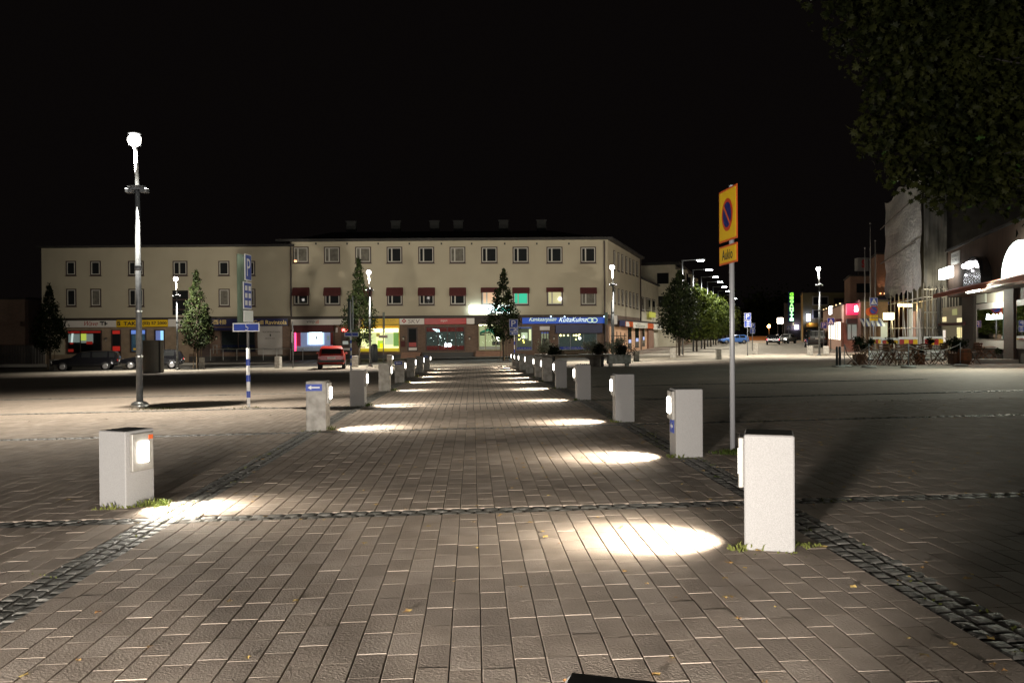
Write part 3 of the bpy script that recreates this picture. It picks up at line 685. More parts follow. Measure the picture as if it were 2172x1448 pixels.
# 4 yellow shop
s5 = sign(768, 848, 674, 688, 'yellow', 'yellow shop sign with dark letters'); words(s5, 'OMINAISUUSLEHTI', 791, 840, 678, 682.5, mat('dull_letters', (.25, .17, .03), .6)); words(s5, 'JULKAISU JA MAINOS', 800, 838, 683.8, 686, mat('dull_letters2', (.25, .17, .03), .6))
w6 = shopwin(763, 848, 689, 746, e_ylw, frame=mat('yellow_frame', (.6, .42, .03), .5))
blob(w6, 765, 847, 690, 696, E_('glow_amber_valance', (.95, .42, .02), .75)); blob(w6, 765, 847, 697, 704, E_('lit_tube_strip', (1, .9, .4), 4)); blob(w6, 764.5, 847.5, 738.5, 745, E_('glow_yellow_sill', (.8, .55, .02), .8))
for a in ((776, 798, 706, 732, 'lit_poster_cream', (.9, .88, .42), 1.0), (816, 834, 706.5, 731, 'lit_poster_pale', (.8, .82, .5), .85), (834.5, 847, 705, 734, 'lit_plant_poster', (.30, .50, .12), .7), (798.5, 806, 706, 714, 'lit_ochre', (.5, .35, .08), .8), (801, 812, 722, 738, 'lit_lime', (.6, .8, .1), .9), (806, 813, 728, 738, 'lit_lemon', (1, .85, 0), 1.3), (787, 794, 711, 720, 'lit_lime2', (.75, .8, .15), 1.1), (766, 775, 735, 738, 'lit_pinkish', (.8, .5, .3), .8)):
    blob(w6, a[0], a[1], a[2], a[3], E_(a[4], a[5], a[6]), o=(.03, .05 + rnd.random() * .03))
# 5 SKV
s6 = sign(849, 901, 674, 688, 'pale', 'off-white sign with red diamond and grey letters'); words(s6, 'SKV', 867, 892, 677, 685.5, mat('grey_letters', (.14, .1, .1), .6), shear=.1)
mb = MB(); mb.add([FM.pt(FM.t(x), FM.z(x, y), .428) for x, y in ((858.5, 675.5), (863.5, 680.5), (858.5, 685.5), (853.5, 680.5))], [(3, 2, 1, 0)]); mb.build('emblem', 'red', s6, world=True)
mb = MB(); mb.add([FM.pt(FM.t(x), FM.z(x, y), .432) for x, y in ((858.5, 678.5), (860.5, 680.5), (858.5, 682.5), (856.5, 680.5))], [(3, 2, 1, 0)]); mb.build('emblem', 'pale', s6, world=True)
dr = cell('door', 864, 886, 694, 745, 'dframe'); blob(dr, 867, 883, 697, 726, 'dglass', 'door_glass'); blob(dr, 867.5, 883, 726, 735, e_redd, 'door_panel'); blob(dr, 867, 884, 737, 742.5, 'pale', 'door_panel')
cell('mailbox', 851, 859, 723, 735, 'awn', (.01, .2))
# 6 red shop with the glittering window
s7 = sign(901.5, 990, 674, 687.5, 'red', 'long red shop sign with faint pale mark'); sign(990.5, 1007, 673.5, 687, 'pale'); words(s7, 'expert', 936, 950, 678.5, 683, 'pale')
w7 = shopwin(903, 986, 692, 744, E_('glow_dark_teal', (.06, .07, .06), .5), mull=(929.5, 949, 967))
blob(w7, 904, 985, 692.5, 703, e_redd, o=(.02, .05)); blob(w7, 904, 985, 733, 743, e_redd, o=(.02, .05))
poly(w7, [(917, 697), (932, 698), (933, 704), (927, 704)], E_('glow_ceiling_panel', (.75, .9, .95), 1.6), o=.1)
r_ = random.Random(5)
sp = E_('glow_spark', (.9, 1, .98), 3.2); sp2 = E_('glow_soft_item', (.4, .5, .46), .7)
for _ in range(34):
    x = r_.uniform(909, 983); y = r_.uniform(706, 733); blob(w7, x, x + r_.uniform(.8, 2.4), y, y + r_.uniform(.7, 1.8), r_.choice((sp, sp2, sp2)), o=(.055, .07))
blob(w7, 943, 957, 728, 735, E_('lit_screens', (1, .92, 1), 5), o=(.07, .09))
# 7 entrance with bright sign box above
s8 = sign(996, 1085, 647.5, 664.5, E_('lit_sign_box', (.80, 1, .97), 7), 'long white lit sign box with green letters half hidden by a tree', o=(.12, .38), name='lit_sign'); words(s8, 'Apteekki', 1050, 1084, 650, 663, E_('lit_sign_green', (0, .5, .42), 2.2), o=.39, bold=.03)
cell('entrance_header', 1008, 1064, 675, 688, 'soffit', (.01, .3))
w8 = shopwin(1015, 1064, 687, 743, e_crm, frame=mat('brass_frame', (.25, .22, .12), .5), mull=(1029.5, 1052), name='entrance_doors')
poly(w8, [(1018, 704), (1026, 700), (1036, 697), (1046, 696), (1046, 700), (1034, 702), (1024, 706), (1018, 709)], e_grn); poly(w8, [(1031, 697), (1046, 697), (1060, 706), (1062, 722), (1052, 715), (1044, 706)], e_grn, o=.055)
blob(w8, 1018, 1040, 704, 706.5, 'dark', o=(.06, .07)); blob(w8, 1018, 1028, 708, 711, 'dark', o=(.06, .07)); blob(w8, 1044, 1063, 724, 732, 'dark', o=(.03, .04)); blob(w8, 1016.5, 1063, 734, 742, E_('lit_door_base', (.5, .42, .32), .4), o=(.03, .05))
blob(w8, 1016, 1046, 688, 690.5, E_('lit_tube', (1, .95, .6), 3), o=(.125, .16), name='tube_lamp')
for i in range(3):
    st = MB(); FM.px(st, 1010 - 0 * i, 1066, 744 + i * 4.5, 763, .1, .5 + i * .35); st.build('step', 'redbrick', B, world=True)
for i in range(3):
    st = MB(); FM.px(st, 853, 893, 746.5 + i * 4, 763, .1, .5 + i * .35); st.build('step', 'redbrick', B, world=True)
cell('plinth', 620, 850, 752, 763, 'dark', (.01, .12)); cell('plinth', 896, 1004, 747, 763, 'dark', (.01, .12)); cell('plinth', 1070, 1280, 750, 763, 'brownwall', (.01, .14)); cell('plinth', 402, 612, 755, 766, 'dark', (.01, .12))
# 8 jeweller with blue signs
blue2 = bpy.data.materials.new('blue_sign_gradient'); blue2 = E_('glow_jeweller_blue', (.01, .07, .42), .55)
s9 = sign(1108, 1284, 670, 686, blue2, 'lit blue jeweller sign with cursive words and two rings'); k9 = E_('lit_cursive', (.55, .68, .45), .9); words(s9, 'Kankaanpään', 1122, 1180, 672.5, 683.5, k9, shear=.5); words(s9, 'KultaKulma', 1185, 1244, 672.5, 682.5, E_('lit_cursive2', (.7, .85, .8), 1.1), shear=.5)
for cx in (1251, 1260):
    mb = MB(); pts = [FM.pt(FM.t(cx + 6 * math.cos(a * math.pi / 9)), FM.z(cx, 679 + 4.6 * math.sin(a * math.pi / 9)), .45) for a in range(19)]; mb.path(pts, .04, 5); mb.build('ring_emblem', k9, s9, world=True)
for cx, yy in ((1168, 671.2), (1197, 672), (1280, 671.5)):
    mb = MB(); mb.sphere(FM.pt(FM.t(cx), FM.z(cx, yy), .7), .07, 6); l_ = mb.build('sign_spotlight', E_('lit_spot%d' % cx, (.6, .8, 1), 3), s9, world=True)
w9 = shopwin(1095, 1129, 692, 743, E_('glow_dim_jeweller', (.16, .16, .10), .35), frame='steel'); blob(w9, 1106, 1119, 705, 718, E_('glow_shelf', (.7, .75, .5), .9)); blob(w9, 1122, 1128, 698, 722, E_('glow_side', (.9, .88, .5), 1.1)); blob(w9, 1098, 1127, 693, 696, E_('glow_blue_top', (.15, .2, .6), .4))
blob(w9, 1096, 1128, 736, 742, E_('glow_blue_sill', (.03, .04, .4), .35)); words(w9, 'Kulta Kulma', 1099, 1125, 737, 741, 'gold', o=.075, shear=.4)
for cx, yy in ((1101, 711), (1101, 720), (1110, 722), (1111, 726)):
    mb = MB(); mb.sphere(FM.pt(FM.t(cx), FM.z(cx, yy), .07), .07, 6); mb.build('spot_bulb', E_('lit_bulb%d%d' % (cx, yy), (1, .8, .15), 4), w9, world=True)
cell('door_sign', 1145, 1166, 692, 700, 'pale', (.1, .2)); w10 = shopwin(1146, 1165.5, 702, 742, E_('glow_shop_door', (.5, .48, .3), .45), mull=(1153, 1159), name='shop_door'); blob(w10, 1148, 1164, 703, 707, E_('glow_blue_door', (.15, .18, .6), .4)); blob(w10, 1150, 1162, 718, 738, 'dark')
cell('awning', 1178, 1276, 689, 706, 'navy', (.05, .7))
w11 = shopwin(1184, 1266, 706, 743, E_('glow_dim_green', (.08, .1, .09), .35), frame='steel', mull=(1210, 1238)); blob(w11, 1186, 1264, 735, 740, E_('glow_blue_sill2', (.03, .04, .35), .3)); words(w11, 'Kankaanpään KultaKulma', 1195, 1250, 735.5, 739, 'gold', o=.075, shear=.4)
for cx, yy, s_ in ((1189, 711, .1), (1196, 711, .08), (1205, 711, .08), (1217, 711, .08), (1222, 711, .1), (1227, 711, .08), (1229.5, 709, .07), (1229.5, 717, .13), (1221.5, 719.5, .07)):
    mb = MB(); mb.sphere(FM.pt(FM.t(cx), FM.z(cx, yy), .06), s_, 6); mb.build('spot_bulb', E_('lit_bulb_%d_%d' % (cx, yy), (1, .85, .3) if s_ < .12 else (1, 1, .95), 4), w11, world=True)
# street-side shops of the oblique wing
s10 = sign(1303, 1315, 680, 691, 'navy', None, FS, (.5, .56)); s11 = sign(1316, 1332, 682, 693, 'orange', 'orange and white sign on the oblique wing', FS, (.5, .56)); cell('sign_panel', 1316, 1323, 682.5, 692.5, 'pale', (.57, .58), FS, s11)
s12 = sign(1332.5, 1364, 684, 695.5, mat('lit_pale_sign', (.75, .72, .62), .5), 'white sign with rows of dark letters on the oblique wing', FS, (.5, .56)); words(s12, 'Kauneushoitola', 1338, 1358, 689, 693.5, 'ink', FS, .57); words(s12, 'Salon', 1341, 1348, 686, 688.3, 'ink', FS, .57)
sign(1364.3, 1377, 686, 697, 'orange', None, FS, (.5, .56)); s13 = sign(1377.3, 1396, 687.5, 699, mat('pale_sign_two', (.72, .7, .62), .5), None, FS, (.5, .56)); words(s13, 'Optiikka', 1383, 1389, 691, 694.5, 'ink', FS, .57)
mb = MB(); FS.px(mb, 1303, 1371, 690, 740, .006, .05); mb = MB()
FS.bx(mb, FS.t(1292), FS.t(1371), gB, FS.z(1335, 694), .004, .06); mb.build('salmon_shopfront', 'sidepink', B, world=True)
FSd = (('shop_door', 1330.5, 1338, 692.5, 740), ('shop_door', 1346, 1353.5, 694, 737), ('shop_door', 1361, 1366.5, 695.5, 734))
for n_, a, b_, c_, d_ in FSd:
    q = MB(); FS.px(q, a, b_, c_, d_, .065, .09); q_ = q.build(n_, 'dglass', B, world=True); q = MB(); FS.px(q, a + 1, b_ - 1, d_ - 20, d_ - 13, .095, .1); q.build('reflective_sticker', E_('glow_sticker%d' % a, (.5, .6, 1), .5), q_, world=True)  # sticker's reflection is put in as its own glow
q = MB(); FS.px(q, 1371, 1382, 692, 741, .006, .3); q.build('brick_pier', 'redbrick', B, world=True)

# ---- pale residential block further down the street, and the low link with a yellow sign
P2 = thing('apartment_block', (FS.pt(FS.t(1397), 0).x, FS.pt(FS.t(1397), 0).y, 0), 0, 'cream apartment block with angular bay windows behind the first street tree', 'building')
t1, t2, t3 = tS + .02, FS.t(1397), FS.t(1437)
mb = MB(); FS.bx(mb, t1, t2, gB, FS.z(1380, 600), -12, -.02); mb.build('low_wing', 'plaster2', P2, world=True)
mb = MB(); FS.bx(mb, t1, t2, FS.z(1380, 600), FS.z(1380, 597), -12, .25); mb.build('eaves', 'roof', P2, world=True)
for a, b_ in ((1361, 1366.5), (1370, 1380), (1383.5, 1390)): main_window(a, b_, 630 + (a - 1361) * .22, 659 + (a - 1361) * .1, mull=False, face=FS, parent=P2)
mb = MB(); FS.px(mb, 1372, 1383, 662, 673, .3, .5); mb.build('box_sign', E_('lit_box_sign', (.5, .5, .08), .55), P2, world=True)
zt2 = FS.z(1397, 562)
mb = MB(); FS.bx(mb, t2 + .3, t3, gB, zt2, -13, 2.2); mb.build('wall', 'plaster2', P2, world=True)
mb = MB(); FS.bx(mb, t2 - .2, t3, zt2 + .002, zt2 + .35, -13, 2.9); mb.build('roof', 'roof', P2, world=True)
for zz in (FS.z(1397, 600), FS.z(1397, 640)):  # bays towards the street and the square
    for s0 in (t2 + 1.2, t2 + 11, t2 + 20):
        mb = MB(); pts = [(s0, 2.2), (s0 + 1.2, 3.6), (s0 + 4.2, 3.6), (s0 + 5.4, 2.2)]
        z0_, z1_ = zz - 1.5, zz + 1.9
        lo = [FS.pt(a, z0_, o_) for a, o_ in pts]; hi = [FS.pt(a, z1_, o_) for a, o_ in pts]
        mb.add(lo + hi, [(3, 2, 1, 0), (4, 5, 6, 7), (0, 1, 5, 4), (1, 2, 6, 5), (2, 3, 7, 6)]); by = mb.build('bay', 'plaster2', P2, world=True)
        m2 = MB()
        for (a, o_), (c_, p_) in zip(pts, pts[1:]):
            A_, B_ = FS.pt(a, 0, o_), FS.pt(c_, 0, p_); dd_ = (B_ - A_); L_ = dd_.length; dd_.normalize(); nn = Vector((dd_.y, -dd_.x, 0))
            f2 = Face(A_, dd_, nn); f2.bx(m2, .25, L_ - .25, zz - .35, zz + 1.45, .004, .03)
        m2.build('window', 'dglass', by, world=True)
fr = Face(FS.pt(t2 + .3, 0, 0), -SN, -SD)       # gable facing the square
for a, zz in ((-1.4, zt2 - 2.6), (3.2, zt2 - 2.6), (-1.4, zt2 - 5.8)):
    m2 = MB(); fr.bx(m2, a, a + 1.6, zz, zz + 1.5, .003, .05); m2.build('window', 'dglass', P2, world=True)
m2 = MB(); FS.px(m2, 1405, 1436, 697, 735, 2.2, 2.3); m2.build('ground_storey', 'tanwall', P2, world=True)
# ------------------------------------------------------------------ trees
def leafcloud(mb, r, centre_fn, n, size, flat=.0):
    for _ in range(n):
        c = centre_fn(r); a = Vector((r.gauss(0, 1), r.gauss(0, 1), r.gauss(0, 1) * (1 - flat))).normalized()
        b_ = a.orthogonal().normalized(); c2 = a.cross(b_); th = r.uniform(0, 6.28); s_ = size * r.uniform(.6, 1.25)
        u_ = (b_ * math.cos(th) + c2 * math.sin(th)) * s_; v_ = (c2 * math.cos(th) - b_ * math.sin(th)) * s_ * .55
        mb.add([c - u_, c + v_, c + u_, c - v_], [(0, 1, 2, 3)])
def tree(loc, h, prof, label, kind='tree', leaf='leafd', n=3800, size=.10, seed=1, trunk=.09, base=.25, group=None, bare=None, stake=False):
    """prof: list of (relative height, radius); real crown built from clumps round many limbs"""
    r = random.Random(seed); t = thing(kind, loc, r.uniform(0, 6), label, 'tree', group)
    def rad(z):
        for (z0, r0), (z1, r1) in zip(prof, prof[1:]):
            if z0 <= z <= z1: return r0 + (r1 - r0) * (z - z0) / (z1 - z0)
        return 0
    mb = MB(); mb.tube((0, 0, -.1), (0, 0, h * .5), trunk, trunk * .6, 8).tube((0, 0, h * .5), (0, 0, h * .93), trunk * .6, .015, 6)
    clumps = []
    for i in range(60):
        z = base + (1 - base) * (i + r.random()) / 60; R_ = rad(z)
        for k in range(3):
            a = r.uniform(0, 6.28); q = R_ * r.uniform(.45, 1.02); p = Vector((q * math.cos(a), q * math.sin(a), z * h + r.uniform(-.1, .25)))
            clumps.append((p, max(.1, R_ * r.uniform(.16, .34))))
            if k == 0: mb.tube((0, 0, max(.15 * h, z * h - R_ * .9)), p, trunk * .22, .008, 4, False)
    mb.build('trunk', 'bark', t, True)
    W_ = [c[1] for c in clumps]
    def cf(r):
        p, q = r.choices(clumps, W_)[0]
        return p + Vector((r.gauss(0, q * .6), r.gauss(0, q * .6), r.gauss(0, q * .75)))
    mb = MB(); leafcloud(mb, r, cf, n, size); mb.build('crown', leaf, t)
    if stake:
        for a in (0, 2.1, 4.2): MB().tube((.35 * math.cos(a), .35 * math.sin(a), 0), (.3 * math.cos(a), .3 * math.sin(a), 1.5), .03, .03, 6).build('stake', 'woodb', t)
    return t
col = [(.22, .0), (.25, .75), (.36, 1.0), (.5, .95), (.66, .62), (.82, .32), (.93, .18), (1.0, .03)]
sc = lambda pr, k: [(z, q * k) for z, q in pr]
g = GP(106, 783); tree(g, 6.7, sc(col, 1.22), 'columnar dark tree at the far left before the white door', seed=11, n=5200, stake=True, base=.24, group='young columnar trees')
g = onG(418, 62); tree(g, 7.1, sc(col, 1.12), 'columnar dark tree between the left street lamp and the restaurant', seed=12, n=5200, base=.2, group='young columnar trees', stake=True)
g = onG(762, 62); tree(g, 7.8, sc(col, 1.15), 'columnar dark tree before the yellow-lit shop window', seed=13, n=5600, base=.18, group='young columnar trees')
g = onG(1069, 66); tree(g, 7.2, sc(col, 1.25), 'columnar dark tree before the entrance with the lit white sign', seed=14, n=5200, base=.24, group='young columnar trees', stake=True)
rnd_c = [(.2, .0), (.25, 1.1), (.38, 1.65), (.55, 1.6), (.72, 1.15), (.88, .62), (1, .1)]
g = onG(1441, 70); tree(g, 7.0, rnd_c, 'round dark street tree at the start of the lamp avenue', seed=15, n=7000, size=.12, leaf='leafd', base=.22, group='street trees along the avenue', stake=True)
av = Vector((15.2, 73.6, 0))
for i, (k, hh, lab) in enumerate(((13, 6.6, 'second tree of the avenue, bright green under a lamp'), (25, 6.6, 'third tree of the avenue, bright green'), (37, 6.8, 'fourth tree of the avenue, lamplit from above'),
                                  (49, 7, 'fifth tree of the avenue, behind the no-parking post'), (62, 7.4, 'sixth tree of the avenue, near the blue car'), (76, 8.2, 'last tree of the avenue, above the blue car'))):
    p = av + SD * (k - 2) + SN * (.4); tree(Vector((p.x, p.y, gz(p.x, p.y))), hh, sc(rnd_c, 1.15 + i * .06), lab, seed=20 + i, n=5200, size=.17, leaf='leafg', base=.2, trunk=.1, group='street trees along the avenue')
# a dark wood closing the street
r = random.Random(31); mb = MB(); cl = []
for i in range(46):
    px = r.uniform(1590, 1690); D = r.uniform(190, 215); p = onG(px, D); cl.append((Vector((p.x, p.y, p.z + r.uniform(2, 8))), r.uniform(1.2, 2.6)))
def cf(r):
    p, q = r.choice(cl); return p + Vector((r.gauss(0, q), r.gauss(0, q), r.gauss(0, q)))
leafcloud(mb, r, cf, 9000, .4); tag(mb.build('wood', 'leafg'), 'dark mass of trees closing the far end of the street', 'wood', kind='stuff')

# big maple leaning in from the right
def maple():
    r = random.Random(9); t = thing('maple_tree', (11.2, 10.6, gz(11.2, 10.6)), 0, 'big dark maple whose crown hangs in at the upper right', 'tree')
    mb = MB(); mb.tube((0, 0, -.2), (-.2, 0, 3.2), .3, .24, 12).tube((-.2, 0, 3.2), (-.5, .2, 9), .24, .08, 10)
    lobes = [((1790, 12), 10, .22), ((1850, 25), 10.6, .55), ((1900, 60), 11, .8), ((1960, 20), 11.2, 1.2), ((2060, 40), 11, 1.2), ((2150, 60), 10.5, 1.1), ((1905, 150), 10.6, .50), ((1970, 150), 11.5, .9),
             ((2060, 160), 10.8, 1.0), ((2150, 170), 11.4, 1.0), ((1935, 240), 10.8, .62), ((2010, 250), 11.5, .8), ((2090, 260), 10.6, .9), ((2165, 270), 11, .9), ((1868, 292), 10.2, .34), ((1915, 320), 10.8, .48),
             ((1990, 330), 11.2, .62), ((2060, 345), 10.8, .6), ((2135, 340), 11.2, .72), ((1980, 385), 10.6, .36), ((2030, 405), 10.9, .36), ((2085, 385), 11, .4), ((2155, 395), 10.8, .36), ((1897, 362), 10.4, .2), ((1915, 385), 10.6, .16), ((2230, 250), 10.8, 1.5), ((2250, 60), 10.8, 1.8), ((2080, -90), 11, 1.6), ((1930, -80), 11, 1.3)]
    L_ = []
    for (px, py), D, q in lobes:
        c = PT(px, py, D) - Vector(t.location); L_.append((c, q))
        m_ = Vector((-.3, 0, max(3.0, c.z - .5 - abs(c.x) * .3))); k_ = (c + m_) / 2 + Vector((r.uniform(-.3, .3), r.uniform(-.3, .3), r.uniform(.2, .9)))
        c_ = m_.lerp(c, .75); mb.tube(m_, k_, .05, .03, 6, False).tube(k_, c_, .03, .008, 5, False)
    mb.build('trunk', mat('maple_bark', (.012, .01, .008), .95), t, True)
    pts5 = [(0, -.55), (.12, -.30), (.5, -.42), (.34, -.12), (.68, .1), (.36, .14), (.38, .42), (.16, .3), (0, .72), (-.16, .3), (-.38, .42), (-.36, .14), (-.68, .1), (-.34, -.12), (-.5, -.42), (-.12, -.30)]
    wts = [q ** 2 for c, q in L_]
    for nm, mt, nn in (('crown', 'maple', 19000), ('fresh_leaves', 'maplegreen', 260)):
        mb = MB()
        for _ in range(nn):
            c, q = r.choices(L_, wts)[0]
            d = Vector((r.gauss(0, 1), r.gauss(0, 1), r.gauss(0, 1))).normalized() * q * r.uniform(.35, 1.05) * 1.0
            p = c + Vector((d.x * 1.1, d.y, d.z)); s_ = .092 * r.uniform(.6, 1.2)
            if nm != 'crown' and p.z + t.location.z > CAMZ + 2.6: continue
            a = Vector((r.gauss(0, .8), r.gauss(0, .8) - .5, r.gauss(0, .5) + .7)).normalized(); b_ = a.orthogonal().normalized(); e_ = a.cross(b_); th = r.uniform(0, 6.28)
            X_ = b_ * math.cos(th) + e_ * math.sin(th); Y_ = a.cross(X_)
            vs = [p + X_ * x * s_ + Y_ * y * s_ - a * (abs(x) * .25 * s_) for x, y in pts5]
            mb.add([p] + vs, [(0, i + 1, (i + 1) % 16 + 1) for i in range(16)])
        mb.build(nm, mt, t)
maple()

# ------------------------------------------------------------------ unlit stone blocks along the pavement
def stone(px, D, hpx, wpx, label, rz=0., taper=0.):
    p = onG(px, D); k = D / F; h = hpx * k * .97; w_ = wpx * k * .78
    t = thing('stone_bollard', p, rz, label, 'bollard', 'unlit granite blocks round the square')
    MB().bbox((0, 0, h / 2 - .05), (w_, w_ * .9, h + .1), .012).build('block', 'granited', t)
    MB().lathe([(w_ * .62, -.03), (w_ * .7, .015), (w_ * .2, .02)], n=10).build('moss_ring', 'moss', t)
    return t
for px, py, hp, wp, lab in ((114, 786, 25, 18, 'unlit granite block under the leftmost tree, by the dark estate car'), (268, 784, 24, 16, 'unlit granite block before the second parked car'),
                            (428, 782, 25, 14, 'unlit granite block below the second columnar tree'), (590, 780, 25, 15, 'unlit granite block before the steel handrails'), (753, 778, 24, 16, 'unlit granite block right behind the red car'),
                            (1350, 766, 22, 13, 'unlit granite block before the salmon shopfront'), (1427, 759, 22, 15, 'unlit granite block at the foot of the avenue tree'), (1524, 762, 23, 13, 'unlit granite block just left of the no-parking post'),
                            (1603, 751, 25, 14, 'tapered unlit granite block by the dashed stop line'), (1718, 753, 20, 16, 'unlit granite block beside the right-hand street lamp'), (1752, 751, 18, 14, 'unlit granite block right of the street lamp by the van')):
    g = GP(px, py); stone(px, g.y, hp, wp, lab, R(rnd.uniform(-25, 25)))

# ------------------------------------------------------------------ signs
def plate(t, name, c, w_, h_, m, rim_=None, th=.012, parent=None):
    mb = MB().box(c, (w_, th, h_)); p = mb.build(name, rim_ or m, parent or t)
    if rim_: MB().box((c[0], c[1] - th / 2 - .002, c[2]), (w_ * .93, .004, h_ - w_ * .07)).build('sign_field', m, p)
    return p
def ltext(p, txt, c, w_, h_, m, y=-.014, **k):
    vs, fs = text_verts(txt, w_, h_, **k); MB().add([(c[0] + x, c[1] + y, c[2] + z) for x, z in vs], fs).build('lettering', m, p)
def disc(p, name, c, r_, m, y, n=28):
    MB().add([(c[0] + r_ * math.cos(2 * math.pi * i / n), c[1] + y, c[2] + r_ * math.sin(2 * math.pi * i / n)) for i in range(n)], [tuple(range(n))]).build(name, m, p)
def pole(t, h, r_=.03, m='steel', top=True): return MB().tube((0, 0, -.05), (0, 0, h), r_, r_, 12).tube((0, 0, h), (0, 0, h + .02), r_ * 1.05, r_ * .6, 12).build('pole', m, t, True)
# no parking sign
g = GP(1553, 958)
t = thing('no_parking_sign', g, R(-86), 'tall yellow and blue no-parking sign reading Aukio on a steel post at right', 'road sign')
D = g.y; zt = PT(1548, 396, D).z - g.z; z1 = PT(1540, 512, D).z - g.z; zb = PT(1540, 557, D).z - g.z
pole(t, zt, .033, mat('pale_post', (.42, .42, .43), .4, .2))
p = plate(t, 'sign_plate', (0, -.045, (zt + z1) / 2 - .01), .66, zt - z1 - .03, 'yellow', 'orange')
cz = (zt + z1) / 2 - .01
disc(p, 'red_ring', (0, -.045, cz), .205, mat('ring_red', (.5, .04, .008), .5), -.012); disc(p, 'blue_disc', (0, -.045, cz), .158, mat('disc_blue', (.006, .012, .13), .5), -.015)
MB().box((0, -.064, cz), (.33, .003, .034), tilt=Matrix.Rotation(R(45), 3, 'Y')).build('red_bar', 'orange', p)
p = plate(t, 'text_plate', (0, -.045, (z1 + zb) / 2 - .03), .66, z1 - zb - .03, 'yellow', 'orange'); ltext(p, 'Aukio', (0, -.045, (z1 + zb) / 2 - .03), .40, .13, 'ink', bold=.015)
for z in (zt - .1, z1 + .1, zb + .06): MB().tube((0, 0, z), (0, 0, z + .035), .037, .037, 10).build('pole_clamp', 'steel', t)
# striped posts with the wheelchair signs
def wheelchair(p, c, s_, y=-.012):
    mb = MB(); X, Y, Z = c; pts = [(X + s_ * .42 * math.cos(a * math.pi / 8 - 2.4) + .1 * s_, Y + y, Z - s_ * .3 + s_ * .42 * math.sin(a * math.pi / 8 - 2.4)) for a in range(12)]
    mb.path(pts, s_ * .07, 4); mb.path([(X - s_ * .05, Y + y, Z + s_ * .55), (X, Y + y, Z), (X + s_ * .45, Y + y, Z), (X + s_ * .6, Y + y, Z - s_ * .5)], s_ * .08, 4); mb.sphere((X - s_ * .05, Y + y, Z + s_ * .75), s_ * .13, 6)
    mb.build('wheelchair_symbol', 'white', p)
def stripes(t, z0, n, step, hh, r_):
    for i in range(n): MB().tube((0, 0, z0 + i * step), (0, 0, z0 + i * step + hh), r_ + .004, r_ + .004, 12, False).build('blue_band', 'blue', t)
g = GP(526, 863); D = g.y; zz = lambda py: PT(526, py, D).z - g.z
t = thing('parking_sign', g, 0, 'blue and white striped post with wheelchair plate and tall parking boards at left', 'road sign')
MB().tube((0, 0, -.05), (0, 0, zz(738)), .042, .042, 12).build('pole', 'white', t, True); MB().tube((0, 0, zz(738)), (0, 0, zz(542)), .03, .03, 10).build('upper_pole', 'steel', t, True)
stripes(t, zz(843), 3, zz(808) - zz(842), zz(828) - zz(842), .042)
p = plate(t, 'wheelchair_plate', (-.02, -.06, zz(694)), .62, zz(685) - zz(703), 'blue', 'white'); wheelchair(p, (-.02, -.06, zz(694)), .085)
def angled(parent, z0, z1, w_, ang, x0, m, rim_, name, off):
    c, s_ = math.cos(ang), math.sin(ang); mb = MB(); tl = Matrix.Rotation(ang, 3, 'Z')
    cc = Vector((x0, off, (z0 + z1) / 2)); mb.add([cc + tl @ Vector((x * w_ / 2, y * .008, z * (z1 - z0) / 2)) for z in (-1, 1) for x, y in ((-1, -1), (1, -1), (1, 1), (-1, 1))],
        [(3, 2, 1, 0), (4, 5, 6, 7), (0, 1, 5, 4), (1, 2, 6, 5), (2, 3, 7, 6), (3, 0, 4, 7)])
    o = mb.build(name, rim_, parent); n_ = tl @ Vector((0, -1, 0))
    mb = MB(); mb.add([cc + n_ * .012 + tl @ Vector((x * w_ * .45, 0, z * ((z1 - z0) / 2 - w_ * .05))) for x, z in ((-1, -1), (1, -1), (1, 1), (-1, 1))], [(0, 1, 2, 3)]); mb.build('sign_field', m, o)
    return o, cc, tl, n_
def atext(o, cc, tl, n_, txt, w_, h_, m, dz=0, **k):
    vs, fs = text_verts(txt, w_, h_, **k); MB().add([cc + n_ * .017 + tl @ Vector((x, 0, y + dz)) for x, y in vs], fs).build('lettering', m, o)
o = angled(t, zz(596), zz(541), .42, R(89), .06, 'blue', 'white', 'parking_board', -.14); atext(*o, 'P', .24, .40, 'white')
o = angled(t, zz(656), zz(599), .55, R(89), .04, 'blue', 'white', 'bay_board', -.14)
for a in (-.12, .12):
    for b_ in (-.17, 0, .17):
        mb = MB(); mb.add([o[1] + o[3] * .017 + o[2] @ Vector((a + x, 0, b_ + z)) for x, z in ((-.08, -.055), (.08, -.055), (.08, .055), (-.08, .055))], [(0, 1, 2, 3)]); mb.build('bay_mark', 'white', o[0])
o = angled(t, zz(683), zz(659), .50, R(84), .06, mat('bright_plate', (.75, .8, .76), .25), 'white', 'time_plate', -.14)
o = angled(t, zz(684), zz(540), .42, R(-105), -.115, 'green', 'green', 'board_back', .0)
for z in (zz(658), zz(600), zz(545)): MB().box((-.06, -.02, z), (.16, .03, .02)).build('bracket', 'steel', t)
g = GP(744, 796); D = g.y; zz = lambda py: PT(744, py, D).z - g.z
t = thing('parking_sign', g, 0, 'striped post with a blue wheelchair plate standing by the red car', 'road sign')
MB().tube((0, 0, 0), (0, 0, zz(640)), .04, .04, 10).build('pole', 'white', t, True); stripes(t, zz(792), 5, zz(776) - zz(792), zz(785) - zz(792), .04)
p = plate(t, 'wheelchair_plate', (.05, -.06, zz(709)), .66, zz(704) - zz(713), 'blue', 'white'); wheelchair(p, (.05, -.06, zz(709)), .08)
o = angled(t, zz(700), zz(628), .5, R(-86), .13, 'blue', 'steel', 'parking_board', -.1); angled(t, zz(700), zz(634), .5, R(-96), -.05, 'green', 'green', 'board_back', 0)
g = onG(813, 57); D = 57; zz = lambda py: PT(813, py, D).z - g.z
